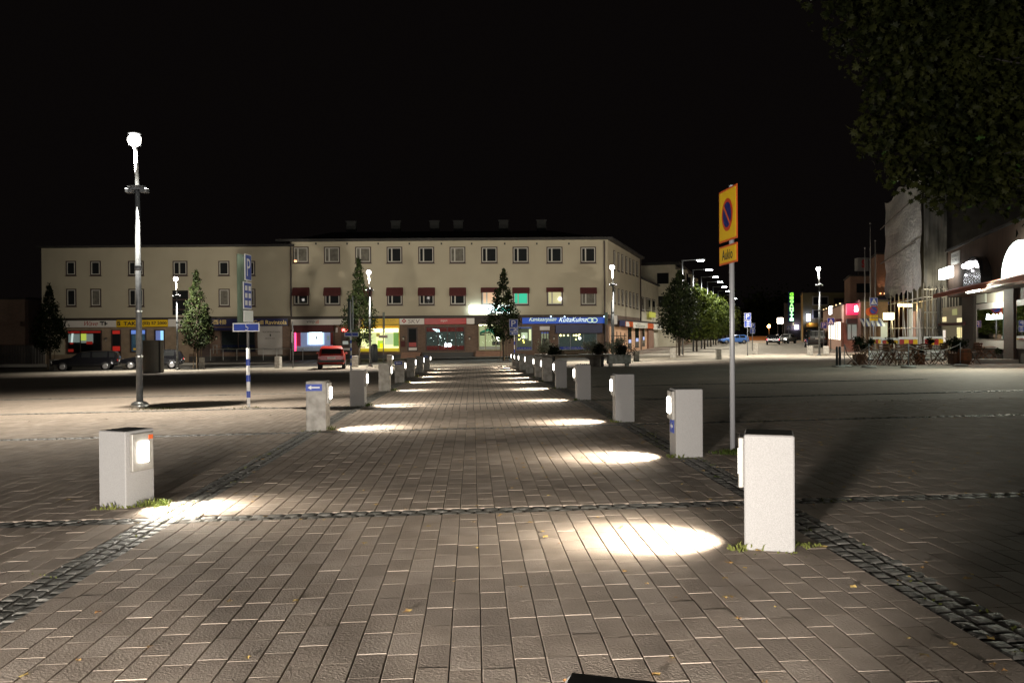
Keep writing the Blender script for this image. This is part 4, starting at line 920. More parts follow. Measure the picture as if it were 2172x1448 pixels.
t = thing('parking_sign', g, 0, 'thin post with a small pale plate seen against the yellow shop window', 'road sign')
MB().tube((0, 0, 0), (0, 0, zz(662)), .035, .035, 8).build('pole', 'steel', t, True); p = plate(t, 'small_plate', (0, -.06, zz(713.5)), .62, .2, 'pale'); angled(t, zz(705), zz(662), .45, R(-88), .08, 'green', 'green', 'board_back', -.02)
# parking sign before the jeweller
g = onG(1091, 57.5); D = 57.5; zz = lambda py: PT(1090, py, D).z - g.z
t = thing('parking_sign', g, 0, 'blue P sign with two plates on a striped post before the jeweller', 'road sign')
MB().tube((0, 0, 0), (0, 0, zz(677)), .035, .035, 8).build('pole', 'white', t, True); stripes(t, zz(765), 3, zz(748) - zz(765), .25, .035)
p = plate(t, 'parking_plate', (-.05, -.06, zz(686)), .62, zz(677) - zz(695), 'blue', 'white'); ltext(p, 'P', (-.05, -.06, zz(686)), .3, .42, 'white')
p = plate(t, 'vehicle_plate', (-.03, -.06, zz(699)), .6, zz(696) - zz(702), 'blue', 'white'); MB().box((.06, -.075, zz(699.3)), (.2, .006, .06)).box((.1, -.075, zz(698.2)), (.1, .006, .06)).build('vehicle_symbol', 'white', p)
p = plate(t, 'arrow_plate', (-.03, -.06, zz(706.5)), .58, zz(703) - zz(710), 'blue', 'white'); MB().box((.03, -.075, zz(706.5)), (.26, .006, .035)).add([(-.24, -.078, zz(706.5)), (-.1, -.078, zz(706.5) - .07), (-.1, -.078, zz(706.5) + .07)], [(0, 1, 2)]).build('arrow', 'white', p)
# round sign seen edge-on
g = onG(621, 57.5); zz = lambda py: PT(621, py, 57.5).z - g.z
t = thing('road_sign', g, 0, 'round sign seen nearly edge-on between the handrails and the red neon', 'road sign'); MB().tube((0, 0, 0), (0, 0, zz(682)), .035, .035, 8).build('pole', 'steel', t, True)
c_ = Vector((-.07, -.03, zz(690))); q = Matrix.Rotation(R(-72), 3, 'Z'); MB().add([c_ + q @ Vector((.32 * math.cos(i * math.pi / 12), 0, .32 * math.sin(i * math.pi / 12))) for i in range(24)], [tuple(range(24))]).build('round_plate', 'pale', t)
angled(t, zz(726), zz(703), .42, R(-72), -.06, 'pale', 'pale', 'square_plate', -.03)
# corner sign cluster by the oblique wing
g = onG(1298, 72); zz = lambda py: PT(1298, py, 72).z - g.z
t = thing('traffic_signal', g, 0, 'grey pole with backs of boards at the building corner', 'signal post'); MB().tube((0, 0, 0), (0, 0, zz(640)), .06, .06, 8).build('pole', 'steel', t, True)
angled(t, zz(688), zz(662), .6, R(-70), -.5, 'green', 'steel', 'board_back', -.02); angled(t, zz(688), zz(668), .6, R(-20), .2, 'pale', 'steel', 'board', -.05)
# street signs further right
def psign(px, D, py0, pym, py1, w_, label, extra=None):
    g = onG(px, D); zz = lambda py: PT(px, py, D).z - g.z
    t = thing('parking_sign', g, 0, label, 'road sign'); MB().tube((0, 0, 0), (0, 0, zz(py0)), .035, .035, 8).build('pole', 'steel', t, True)
    p = plate(t, 'parking_plate', (0, -.06, zz((py0 + pym) / 2)), w_, zz(py0) - zz(pym), 'blue', 'white'); ltext(p, 'P', (0, -.06, zz((py0 + pym) / 2)), w_ * .48, (zz(py0) - zz(pym)) * .7, 'white')
    if py1:
        z_ = zz((pym + py1) / 2 + .5); p = plate(t, 'bay_plate', (0, -.06, z_), w_, zz(pym + 1) - zz(py1), 'blue', 'white')
        for k in (-1, 0, 1): MB().box((.03, -.075, z_ + k * .16), (w_ * .42, .006, .06)).build('bay_mark', 'white', p)
    return t
psign(1585.5, 66, 663.5, 678.5, 693.5, .54, 'blue P sign with bay plate right of the no-parking post'); psign(1596, 84, 685, 696, 707, .5, 'lower blue P sign half behind the first P sign')
psign(1747, 72, 683, 696.5, None, .54, 'blue P sign beside the pedestrian-crossing sign near the van')
def crossing(px, D, py0, py1, label, base=None):
    g = onG(px, D); zz = lambda py: PT(px, py, D).z - g.z; s_ = zz(py0) - zz(py1); zc_ = zz((py0 + py1) / 2)
    t = thing('crossing_sign', g, 0, label, 'road sign'); MB().tube((0, 0, 0), (0, 0, zz(py0)), .04, .04, 8).build('pole', 'steel', t, True)
    p = plate(t, 'crossing_plate', (0, -.06, zc_), s_, s_, 'blue', 'pale')
    MB().add([(-s_ * .4, -.076, zc_ - s_ * .32), (s_ * .4, -.076, zc_ - s_ * .32), (0, -.076, zc_ + s_ * .4)], [(0, 1, 2)]).build('triangle', 'white', p)
    MB().box((0, -.079, zc_ - .02), (s_ * .08, .002, s_ * .28)).box((.03, -.079, zc_ - s_ * .2), (s_ * .16, .002, s_ * .06)).build('walking_figure', 'ink', p)
    return t, zz
crossing(1762, 73, 674, 689.5, 'blue pedestrian-crossing sign before the pink building')
t, zz = crossing(1853, 57, 631, 648, 'pedestrian-crossing sign above a no-parking disc and two yellow plates')
disc(t, 'red_ring', (-.02, -.06, zz(658)), .31, 'red', -.01); disc(t, 'blue_disc', (-.02, -.06, zz(658)), .235, 'blue', -.014); MB().box((-.02, -.08, zz(658)), (.5, .003, .05), tilt=Matrix.Rotation(R(35), 3, 'Y')).build('red_bar', 'red', t)
for a, b_ in ((668, 673), (674.5, 680)):
    p = plate(t, 'yellow_plate', (0, -.06, zz((a + b_) / 2)), .56, zz(a) - zz(b_), 'yellow'); ltext(p, '8-18', (0, -.06, zz((a + b_) / 2)), .3, .08, mat('plate_ink%d' % int(a), (.3, .18, .02), .6))
disc(t, 'red_ring', (-.25, .05, zz(661)), .28, 'orange', -.01)

# ------------------------------------------------------------------ street furniture
g = onG(325, 54); zz = lambda py: PT(325, py, 54).z - g.z; w_ = 42 * 54 / F
t = thing('metal_enclosure', g, R(8), 'corrugated grey metal enclosure standing behind the front street lamp', 'enclosure')
mb = MB(); N = 44; vs = []
for zz_ in (0, zz(722)):
    for i in range(N + 1):
        a = math.pi * (1.02 + .96 * i / N); rr = w_ / 2 * (1 + .018 * (i % 2)); vs.append((rr * math.cos(a), rr * .55 * math.sin(a), zz_))
mb.add(vs, [(i, i + 1, N + 2 + i, N + 1 + i) for i in range(N)]); mb.build('corrugated_shell', mat('corrugated_metal', (.16, .145, .12), .55, .3), t)
MB().box((w_ * .36, -.05, zz(722) / 2), (.1, .5, zz(722) - .02)).build('dark_slot', 'dark', t); MB().tube((-w_ / 2, 0, zz(722)), (w_ / 2, 0, zz(722)), .03, .03, 6).build('top_rail', 'steelb', t)
MB().box((0, .1, zz(722) / 2), (w_ * .96, .06, zz(722))).build('back_panel', 'steel', t)
g = onG(794, 70); zz = lambda py: PT(794, py, 70).z - g.z
t = thing('litter_bin', g, 0, 'dark tapering litter bin before the yellow shop window', 'bin'); MB().lathe([(.26, 0), (.3, .1), (.27, zz(733)), (.2, zz(729.5))], n=14).build('bin_body', mat('bin_grey', (.03, .032, .035), .5), t, True); MB().lathe([(.15, zz(729.6)), (.15, zz(729))], n=12).build('bin_mouth', 'black', t)
# handrails before the restaurant
def rail(x0, x1, y0, y1, posts, label, D=73.5):
    g = onG((x0 + x1) / 2, D); t = thing('handrail', g, 0, label, 'railing', 'steel handrails before the restaurant'); k = D / F; cx = (x0 + x1) / 2
    zt_ = PT(cx, y0, D).z - g.z; zb_ = PT(cx, y1, D).z - g.z
    MB().tube(((x0 - cx) * k, 0, zt_), ((x1 - cx) * k, 0, zt_), .03, .03, 6).build('top_bar', 'steelb', t)
    for px in posts: MB().tube(((px - cx) * k, 0, zb_), ((px - cx) * k, 0, zt_), .032, .032, 6).build('post', 'steelb', t)
    return t
rail(446, 583, 740, 764, (446, 473, 502, 530, 558), 'long steel handrail before the Chinese restaurant window'); rail(587, 616, 739, 764, (587, 616), 'short steel handrail before the rental notice'); rail(616, 646, 741, 764, (642,), 'steel handrail end below the red neon tube'); rail(452, 461, 732, 750, (452, 460), 'pair of short rail posts beside the restaurant door', 75)
# dark fence, white door and brick gable at far left
g = onG(32, 74); t = thing('fence', g, 0, 'dark slatted fence at the far left edge', 'fence')
k = 74 / F; mb = MB(); zt_ = PT(32, 732, 74).z - g.z
MB().box((0, 0, zt_), (2.9 + 3, .06, .06)).build('top_rail', 'pipe', t)
mb = MB(); [mb.box((-4 + i * .14, .0, zt_ / 2), (.1, .03, zt_)) for i in range(48)]; mb.build('slat_panel', 'dark', t)
g = onG(40, 80); t = thing('brick_house', g, 0, 'barely lit dark brick house behind the fence at far left', 'building')
MB().box((-2.5, 3, 3.2), (6.9, 6, 6.4)).build('wall', 'brownwall', t); MB().box((-2.5, 3, 6.5), (7.2, 6.3, .2)).build('roof', 'roof', t)
g = onG(79, 75.5); t = thing('electric_cabinet', g, 0, 'white panel door standing at the left foot of the long building', 'cabinet'); zt_ = PT(79, 731, 75.5).z - g.z
MB().box((0, .2, zt_ / 2), (.92, .5, zt_)).build('cabinet_body', mat('cabinet_paint', (.36, .33, .3), .7), t); MB().box((.0, -.06, zt_ * .8), (.16, .02, .3)).build('warning_plate', 'ink', t); MB().box((0, -.06, zt_ / 2), (.02, .02, zt_ * .9)).build('door_gap', 'dark', t)

# planters, bushes and benches
def bush(parent, c, r_, m, n, size, seed, name='foliage'):
    r = random.Random(seed); cl = [(Vector(c) + Vector((r.gauss(0, r_ * .42), r.gauss(0, r_ * .42), r.gauss(0, r_ * .33))), r_ * r.uniform(.25, .45)) for _ in range(12)]
    def cf(r): p, q = r.choice(cl); return p + Vector((r.gauss(0, q * .7), r.gauss(0, q * .7), r.gauss(0, q * .7)))
    mb = MB(); leafcloud(mb, r, cf, n, size); mb.build(name, m, parent)
def planter(px, D, kind, label, seed):
    g = onG(px, D); t = thing('planter', g, 0, label, 'planter', 'stone planters on the square')
    if kind == 'bowl': MB().lathe([(.34, 0), (.36, .38), (.42, .42), (.98, .62), (1.0, .7), (.9, .68), (.6, .6)], n=20).build('bowl', 'granited', t, True)
    else: MB().bbox((0, 0, .40), (1.25, .9, .5), .03).box((-.45, 0, .08), (.16, .7, .18)).box((.45, 0, .08), (.16, .7, .18)).build('trough', 'granited', t)
    bush(t, (-.32, 0, 1.12), .48, 'bush', 900, .055, seed); bush(t, (.28, 0, .95), .42, 'bushd' if kind != 'bowl' else 'leafd', 800, .06, seed + 1); bush(t, (0, -.3, .8), .36, 'leafd', 500, .05, seed + 2, 'trailing_foliage')
    return t
planter(1167, 50.5, 'bowl', 'planter with pale and purple bushes behind the far right-hand bollards', 40); planter(1263, 47.5, 'bowl', 'stone bowl planter with a pale bush at the right end of the bench', 43)
t = planter(1312, 46, 'box', 'low stone trough planter with bushes and a dark trellis', 46)
mb = MB()
for x in (-.3, -.08, .14, .36): mb.tube((x, .1, .6), (x, .1, 1.95 - abs(x) * .3), .022, .022, 5)
for z in (1.1, 1.4, 1.7): mb.tube((-.42, .1, z), (.46, .1, z), .02, .02, 5)
mb.build('trellis', 'dark', t)
def bench(px, D, wid, label, tbl=False, hgt=.46):
    g = onG(px, D); t = thing('bench', g, R(4), label, 'bench', 'dark wooden benches before the jeweller')
    for i in range(4): MB().box((0, -.18 + i * .12, hgt), (wid, .1, .05)).build('seat_plank', 'woodb', t)
    for s_ in (-1, 1): MB().box((s_ * (wid / 2 - .12), 0, hgt / 2), (.1, .4, hgt)).build('leg', 'dark', t)
    if tbl:
        for z in (hgt + .22, hgt + .38): MB().box((0, .26, z), (wid, .04, .11)).build('backrest', 'woodb', t)
        for s_ in (-1, 1): MB().box((s_ * (wid / 2 - .15), .27, hgt + .2), (.06, .04, .42)).build('arm_post', 'dark', t)
bench(1226, 46.5, 3.0, 'dark bench with its near edge right behind the studded bollard', False, .62); bench(1214, 50.2, 3.0, 'dark bench with backrest, behind the nearer bench', True, .5)
g = onG(1164, 46); 

# ------------------------------------------------------------------ cars
def car(loc, rz, L_, W_, H_, paint, label, kind='hatch', lit=None, group=None):
    """local +X is the front"""
    t = thing('parked_car' if not lit else 'car', loc, rz, label, 'car', group)
    if kind == 'hatch': st = [(-.5, .34, .56, .60, .0), (-.485, .26, .60, .66, .02), (-.44, .22, .64, .90, .5), (-.36, .2, .645, .985, 1), (-.15, .2, .65, 1.0, 1), (.02, .2, .645, .975, 1), (.17, .2, .63, .69, .2), (.33, .22, .585, .60, 0), (.46, .26, .50, .52, 0), (.5, .34, .44, .46, 0)]
    elif kind == 'estate': st = [(-.5, .34, .56, .60, .0), (-.485, .26, .62, .72, .1), (-.45, .22, .645, .95, .8), (-.36, .2, .65, .995, 1), (-.1, .2, .65, 1.0, 1), (.05, .2, .645, .96, 1), (.2, .2, .63, .67, .2), (.34, .22, .59, .60, 0), (.46, .26, .50, .52, 0), (.5, .34, .44, .46, 0)]
    elif kind == 'van': st = [(-.5, .25, .55, .93, .9), (-.49, .18, .56, .985, 1), (-.3, .16, .56, 1.0, 1), (0, .16, .56, 1.0, 1), (.2, .16, .56, .99, 1), (.3, .16, .55, .93, 1), (.4, .18, .50, .56, .1), (.48, .2, .42, .44, 0), (.5, .25, .36, .38, 0)]
    else: st = [(-.5, .34, .58, .62, 0), (-.48, .26, .62, .66, 0), (-.36, .22, .64, .68, .2), (-.25, .2, .645, .95, 1), (-.1, .2, .65, 1.0, 1), (.03, .2, .64, .96, 1), (.18, .2, .62, .66, .2), (.34, .22, .58, .60, 0), (.46, .26, .50, .52, 0), (.5, .34, .44, .46, 0)]
    mb = MB(); rings = []; ww = W_ / 2
    def ring(s):
        x, zl, zs, zt_, g_ = s; e_ = 1 - .16 * max(0, (abs(x) - .38) / .12) ** 2; w1 = ww * e_; gw = w1 * (.97 - .20 * g_) if kind != 'van' else w1 * (.97 - .1 * g_); X = x * L_
        return [(X, -w1 * .9, zl * H_), (X, -w1, (zl + .08) * H_), (X, -w1, (zs - .12) * H_), (X, -w1 * .97, zs * H_), (X, -gw, (zt_ - .03) * H_), (X, -gw * .82, zt_ * H_),
                (X, gw * .82, zt_ * H_), (X, gw, (zt_ - .03) * H_), (X, w1 * .97, zs * H_), (X, w1, (zs - .12) * H_), (X, w1, (zl + .08) * H_), (X, w1 * .9, zl * H_)]
    rs = [ring(s) for s in st]; vs = [p for q in rs for p in q]; n = 12; fs = []
    for i in range(len(st) - 1):
        for j in range(n): fs.append((i * n + j, i * n + (j + 1) % n, (i + 1) * n + (j + 1) % n, (i + 1) * n + j))
    fs += [tuple(range(n)), tuple(range(len(st) * n - 1, (len(st) - 1) * n - 1, -1))]
    fs = [tuple(reversed(f)) for f in fs]
    body = mb.add(vs, fs).build('body', paint, t)
    body.data.polygons.foreach_set('use_smooth', [True] * len(body.data.polygons)); body.data.set_sharp_from_angle(angle=R(28)) if hasattr(body.data, 'set_sharp_from_angle') else None
    cab = [i for i, s in enumerate(st) if s[4] >= .8]
    for sd in (0, 1):                          # side glass between pillars
        m2 = MB()
        for i in cab[:-1]:
            A_, B_ = rs[i], rs[i + 1]; a, b_ = (3, 4) if sd == 0 else (8, 7)
            q = [Vector(A_[a]), Vector(B_[a]), Vector(B_[b_]), Vector(A_[b_])]; c = sum(q, Vector()) / 4; q = [c + (p - c) * .86 + Vector((0, (-1 if sd == 0 else 1) * .012, 0)) for p in q]
            m2.add(q, [(0, 1, 2, 3)])
        m2.build('side_glass', 'dglass', t)
    def screen(i, j, nm):
        A_, B_ = rs[i], rs[j]; q = [Vector(A_[4]), Vector(A_[7]), Vector(B_[7]), Vector(B_[4])]; c = sum(q, Vector()) / 4; nrm = (q[1] - q[0]).cross(q[2] - q[1]).normalized()
        if nrm.z < 0 and kind != 'van': nrm = -nrm
        if kind == 'van' and nm == 'rear_glass': nrm = Vector((-1, 0, 0))
        q = [c + (p - c) * .82 + nrm * .045 for p in q]; MB().add(q, [(0, 1, 2, 3)]).build(nm, 'dglass', t)
    last = cab[-1]; screen(last, last + 1, 'windscreen')
    if kind == 'van':
        x_ = -.5 * L_ - .012; MB().box((x_, 0, .76 * H_), (.02, W_ * .78, .26 * H_)).build('rear_glass', 'dglass', t)
    elif kind == 'hatch': 
        A_, B_ = rs[1], rs[2]; q = [Vector(A_[4]), Vector(A_[7]), Vector(B_[7]), Vector(B_[4])]; c = sum(q, Vector()) / 4; q = [c + (p - c) * .84 + Vector((-.055, 0, .022)) for p in q]; MB().add(q, [(0, 1, 2, 3)]).build('rear_glass', 'dglass', t)
    else: screen(cab[0] - 1, cab[0], 'rear_glass')
    rw = .155 * L_ / 2 if L_ < 4.6 else .33
    for x in (-.31 * L_, .315 * L_):
        for s_ in (-1, 1):
            wl = MB().tube((x, s_ * (ww - .2), .31), (x, s_ * (ww + .005), .31), .31, .31, 18).build('wheel', 'tyre', t, True)
            MB().tube((x, s_ * (ww + .002), .31), (x, s_ * (ww + .02), .31), .2, .17, 14).build('rim', 'rim', wl)
    MB().box((-.49 * L_, 0, .36 * H_), (.1, W_ * .96, .11 * H_)).build('rear_bumper', 'black', t); MB().box((.487 * L_, 0, .3 * H_), (.08, W_ * .9, .12 * H_)).build('front_bumper', 'black', t)
    MB().box((-.505 * L_, 0, .50 * H_), (.03, .5, .11)).build('number_plate', 'pale', t)
    for s_ in (-1, 1):
        MB().box((-.492 * L_, s_ * ww * .78, .52 * H_), (.05, .24, .13)).build('tail_light', 'ember' if lit == 'rear' else 'taill', t)
        MB().bbox((.478 * L_, s_ * ww * .72, .45 * H_), (.08, .34, .14), .03).build('head_light', 'beam' if lit == 'front' else 'headl', t)
        MB().bbox((.17 * L_, s_ * (ww + .07), .66 * H_), (.1, .16, .1), .02).build('mirror', paint, t)
    return t
g = onG(704, 54.6); car(g, R(101), 4.0, 1.72, 1.5, 'carred', 'small red hatchback seen from behind at the edge of the square', 'hatch')
g = onG(183, 62); car((g.x, g.y, g.z), R(196), 4.6, 1.78, 1.47, 'carblack', 'black estate car parked at far left with its nose to the left', 'estate', group='dark cars parked before the shops')
g = onG(322, 62); car((g.x, g.y, g.z), R(200), 4.5, 1.8, 1.48, 'carblack', 'dark car half hidden by the corrugated enclosure', 'hatch', group='dark cars parked before the shops')
g = onG(1556, 124); car(g, R(186), 4.3, 1.7, 1.36, 'carblue', 'light blue hatchback parked beyond the no-parking post', 'hatch')
g = onG(1640, 112); car(g, R(72), 4.2, 1.75, 1.4, 'carblack', 'dark car driving away with glowing red tail lamps', 'sedan', lit='rear')
g = onG(1668, 120); car(g, R(230), 4.2, 1.7, 1.35, 'carwhite', 'pale oncoming car with a bright headlamp', 'sedan', lit='front')
g = onG(1729, 92); car(g, R(76), 4.9, 1.95, 2.0, 'carblack', 'black van parked at right with its back to the camera', 'van')

# ------------------------------------------------------------------ lamps of the avenue
def avenue_lamp(loc, label):
    t = thing('avenue_lamp', loc, 0, label, 'street lamp', 'tall avenue lamps'); h = 8.35; v = SN
    MB().tube((0, 0, 0), (0, 0, h + .05), .09, .06, 10).build('pole', 'steel', t, True); MB().tube((0, 0, h), (v.x * 1.3, v.y * 1.3, h + .03), .035, .03, 6).build('arm', 'steel', t)
    c = Vector((v.x * 1.6, v.y * 1.6, h)); ang = math.atan2(v.y, v.x)
    hd = MB().bbox((c.x, c.y, h + .05), (.8, .34, .14), .05, ang).build('lamp_head', 'steel', t); MB().bbox((c.x, c.y, h - .055), (.62, .28, .07), .02, ang).build('lamp_glass', emis('lit_avenue_lamp', (.97, .98, 1), 60), hd)
    light('avenue_light', 'SPOT', (c.x, c.y, h - .15), 3000, (1, .96, .85), .12, (c.x, c.y, 0), R(155), .5, t)
for i, D in enumerate((73.6, 85, 96.5, 107, 119.5, 132.6, 149, 165)):
    p = av + SD * ((D - 73.6) / SD.y); avenue_lamp((p.x, p.y, gz(p.x, p.y)), '%s lamp of the avenue counted from the square' % ORD[i])
# ------------------------------------------------------------------ right-hand side of the square
def fbox(f, parent, name, m, x0, x1, y0, y1, o0=.003, o1=.05, **k):
    mb = MB(); f.px(mb, x0, x1, y0, y1, o0, o1); o = mb.build(name, m, parent, world=True)
    return o
def fz(f, t, px_ref, py): return f.z(px_ref, py)
FR = Face((21.4, 35, 0), SD, -SN); gR = gz(24, 40) - .2
FR2 = Face(FR.pt(0, 0, -.88), SD, -SN)
M['panel'] = brick('brown_panel', (.12, .075, .052), (.105, .066, .046), (.04, .035, .025), 1.1, 30, .02, .004)
M['tarp'] = mat('grey_tarpaulin', (.27, .27, .262), .5, var=.2, scale=1.2, bump=.16, bscale=5)
M['net'] = mat('dark_netting', (.045, .042, .038), .8, var=.3, scale=1.5)
M['scaf'] = mat('scaffold_tube', (.42, .41, .38), .45, .5)
K = thing('corner_shop', (21.4, 35, 0), 0, 'low brown panelled building at the right edge with an awning and arched signs', 'building')
tE = FR.t(2010); zT = FR.z(2010, 535); zA = FR.z(2030, 627)
mb = MB(); FR.bx(mb, -14, tE, zA, zT, -9, 0); mb.build('fascia_wall', 'panel', K, world=True)
mb = MB(); FR.bx(mb, -14, tE + .1, zT + .002, zT + .12, -9, .12); mb.build('roof_edge', 'roof', K, world=True)
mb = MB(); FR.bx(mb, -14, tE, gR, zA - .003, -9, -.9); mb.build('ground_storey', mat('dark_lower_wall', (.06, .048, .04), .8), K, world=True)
M['darkbrick'] = brick('dark_brick', (.06, .045, .038), (.05, .038, .032), (.04, .035, .03), .26, .08, .01, .003)
for a, b_ in ((2047, 2072), (2137, 2158)):
    mb = MB(); FR2.bx(mb, FR2.t(a), FR2.t(b_), gR, zA - .004, .003, .16); mb.build('pillar', 'darkbrick', K, world=True)
mb = MB(); tA = FR.t(2032)
pts = [(.05, zA + .42), (1.25, zA + .08), (1.25, zA - .12), (1.17, zA - .12), (1.17, zA + .02), (.05, zA + .36)]
vs = [FR.pt(-14, z, o) for o, z in pts] + [FR.pt(tA, z, o) for o, z in pts]; n = len(pts)
mb.add(vs, [tuple(range(n)), tuple(range(2 * n - 1, n - 1, -1))] + [(i + n, (i + 1) % n + n, (i + 1) % n, i) for i in range(n)]); mb.build('awning', mat('awning_orange_red', (.42, .10, .05), .7), K, world=True)
o = fbox(FR, K, 'street_name_plate', mat('plate_white', (.5, .48, .45), .6), 2020, 2038, 534, 560, .01, .05)
for txt, y0, y1 in (('KESKUS', 539, 545), ('TORI 1', 548, 555)):
    mb = MB(); FR.text(mb, txt, 2036, 2022, y0, y1, .06, -1); mb.build('lettering', 'ink', o, world=True)
fbox(FR, K, 'lit_sign', emis('lit_box_white', (.95, 1, .97), 6), 2012, 2034, 568, 590, .25, .5)
def arch(x0, x1, ytop, ybot, m, o, nm, rim=None):
    t0, t1 = sorted((FR.t(x0), FR.t(x1))); xm = (x0 + x1) / 2; z0, z1 = FR.z(xm, ybot), FR.z(xm, ytop); r_ = (t1 - t0) / 2; zc_ = z1 - min(r_, z1 - z0); tm = (t0 + t1) / 2
    pts = [(t0, z0), (t1, z0)] + [(tm + r_ * math.cos(a * math.pi / 14), zc_ + min(r_, z1 - z0) * math.sin(a * math.pi / 14)) for a in range(15)]
    n = len(pts); mb = MB(); mb.add([FR.pt(a, z, o) for a, z in pts] + [FR.pt(a, z, .01) for a, z in pts], [tuple(range(n)), tuple(range(2 * n - 1, n - 1, -1))] + [(i, i + n, (i + 1) % n + n, (i + 1) % n) for i in range(n)])
    return mb.build(nm, m, K, world=True)
arch(2066, 2106, 543, 603, mat('chrome_sign', (.16, .15, .15), .12, .9), .5, 'arched_sign')
for cx, cy, s_ in ((2069, 564, .12), (2080, 562, .2), (2084, 560, .18), (2094, 557, .12), (2099, 563, .1), (2073, 583, .05), (2088, 574, .05)):
    mb = MB(); mb.sphere(FR.pt(FR.t(cx), FR.z(cx, cy), .52), s_, 7); mb.build('sign_bulb', emis('lit_bulb_arch%d' % cx, (1, .95, 1), 5), K, True, world=True)  # small glowing balls set on the reflective arch
arch(2152, 2230, 508, 581, emis('lit_arch', (.86, 1, .93), 6), .5, 'lit_arched_sign')
q = MB(); q.tube(FR.pt(FR.t(2069), FR.z(2069, 618), .35), FR.pt(FR.t(2093), FR.z(2093, 614), .35), .09, .09, 8); q.build('tube_lamp', emis('lit_tube_awning', (.95, 1, .85), 9), K, world=True)
fbox(FR2, K, 'lit_panel', mat('upper_panel', (.5, .5, .42), .7), 2074, 2093, 624, 642, .0, .06); fbox(FR2, K, 'upper_panel', mat('upper_panel_two', (.28, .25, .2), .7), 2096, 2134, 620, 640, .0, .06)  # first panel coloured paler, the tube's light put into its colour
def rwin(a, b_, y0, y1, glow):
    w_ = fbox(FR2, K, 'shop_window', mat('window_white%d' % a, (.42, .40, .37), .6), a, b_, y0, y1, .0, .08); g_ = fbox(FR2, w_, 'window_display', glow, a + 3, b_ - 2, y0 + 13, y1 - 20, .082, .10)
    mb = MB(); FR2.px(mb, a + 3, b_ - 2, y0 + 13, y1 - 20, .12, .125); mb.build('pane', 'glass', w_, world=True); return w_
w_ = rwin(2074, 2135, 642, 738, emis('glow_teal_window', (.10, .15, .12), .35))
mb = MB(); FR2.text(mb, 'Ravintola', 2133, 2098, 664, 677, .14, -1, shear=.3, bold=.03); mb.build('neon_word', emis('lit_neon_word', (.9, 1, 1), 8), w_, world=True)
for a, b_, c_, d_ in ((2106, 2116, 696, 714), (2103, 2128, 680, 690)): fbox(FR2, w_, 'display_item', emis('lit_item%d' % a, (.7, .7, .55), 1.0 if a == 2106 else .3), a, b_, c_, d_, .105, .11)
fbox(FR2, w_, 'pillar_lettering', 'ink', 2077, 2082, 655, 714, .105, .11)
rwin(2160, 2200, 634, 740, emis('glow_lilac_window', (.22, .2, .24), .4))
w_ = fbox(FR2, K, 'entrance_glow', emis('glow_interior', (.20, .17, .10), .3), 2002, 2046, 650, 742, .0, .08)
for a, b_, c_, d_, cc in ((2003, 2011, 672, 682, (.9, .75, .4)), (2034, 2046, 674, 683, (.9, .8, .45)), (2004, 2009, 700, 725, (.8, .7, .6)), (2034, 2041, 694, 716, (.85, .75, .35)), (2024, 2034, 655, 668, (.25, .25, .1)), (2043, 2046, 694, 716, (.85, .7, .35))):
    fbox(FR2, w_, 'lit_shelf', emis('lit_shelf%d' % a, cc, .9), a, b_, c_, d_, .09, .11)
fbox(FR2, w_, 'red_beam', 'awn', 2004, 2060, 684, 690, .28, .38)
for px, yt, yb in ((2133, 418, 486), (2152, 400, 478)):
    mb = MB(); mb.tube(FR.pt(FR.t(px), FR.z(px, yb), -1.5), FR.pt(FR.t(px), FR.z(px, yt), -1.5), .05, .05, 6); mb.build('roof_pole', 'scaf', K, world=True)
light('awning_light', 'POINT', FR.pt(FR.t(2080), FR.z(2080, 622), .45), 420, (.95, 1, .85), .1)
light('shop_light', 'SPOT', FR.pt(FR.t(2160), 3.3, 1.0), 3000, (1, .95, .74), .4, (10, 20, 0), R(100), .9)  # added spot with no fixture, brightens the terrace and nearby ground
light('arch_light', 'AREA', FR.pt(FR.t(2180), FR.z(2172, 550), .9), 260, (.8, 1, .88), .8, FR.pt(FR.t(2180), 0, 14))

# scaffolded block under tarpaulins
SB = thing('scaffolded_building', (26.9, 54, 0), 0, 'tall block wrapped in grey tarpaulin over scaffolding at right', 'building')
FT = Face((26.9, 54, 0), SD, -SN); FG = Face((26.9, 54, 0), SN, -SD)
tL = FT.t(1882); zTop = 12.2; zBt = FT.z(1885, 631)
mb = MB(); FT.bx(mb, 1.5, tL - .5, gR, zTop - .3, -14, -1.6); mb.build('building_core', 'net', SB, world=True)
def cloth(f, t0, t1, z0, z1, name, m, amp, seed, skew=0., o=.1):
    r = random.Random(seed); nx, nz = 46, 54; ph = [r.uniform(0, 6.28) for _ in range(8)]; mb = MB(); vs = []
    for j in range(nz + 1):
        for i in range(nx + 1):
            a, b_ = i / nx, j / nz; T = t0 + (t1 - t0) * a; Z = z0 + (z1 - z0) * b_ + skew * (a - .5) * (1 - b_)
            d_ = amp * (math.sin(a * 17 + ph[0] + b_ * 3) * .3 + math.sin(a * 31 + ph[1] - b_ * 6) * .22 + math.sin(b_ * 19 + ph[2] + a * 4) * .35 + abs(math.sin(b_ * 9.5 + ph[3])) * .5 + math.sin(a * 9 + b_ * 14 + ph[4]) * .3) + r.gauss(0, amp * .06)
            if j == 0: Z += .12 * math.sin(a * 40 + ph[5]) + r.uniform(-.02, .02)
            if j == nz: Z += .25 * math.sin(a * 13 + ph[6])
            vs.append(f.pt(T, Z, o + d_))
    mb.add(vs, [(j * (nx + 1) + i, j * (nx + 1) + i + 1, (j + 1) * (nx + 1) + i + 1, (j + 1) * (nx + 1) + i) for j in range(nz) for i in range(nx)])
    return mb.build(name, m, SB, True, world=True)
cloth(FT, 0, tL, zBt, zTop, 'tarpaulin', 'tarp', .085, 3)
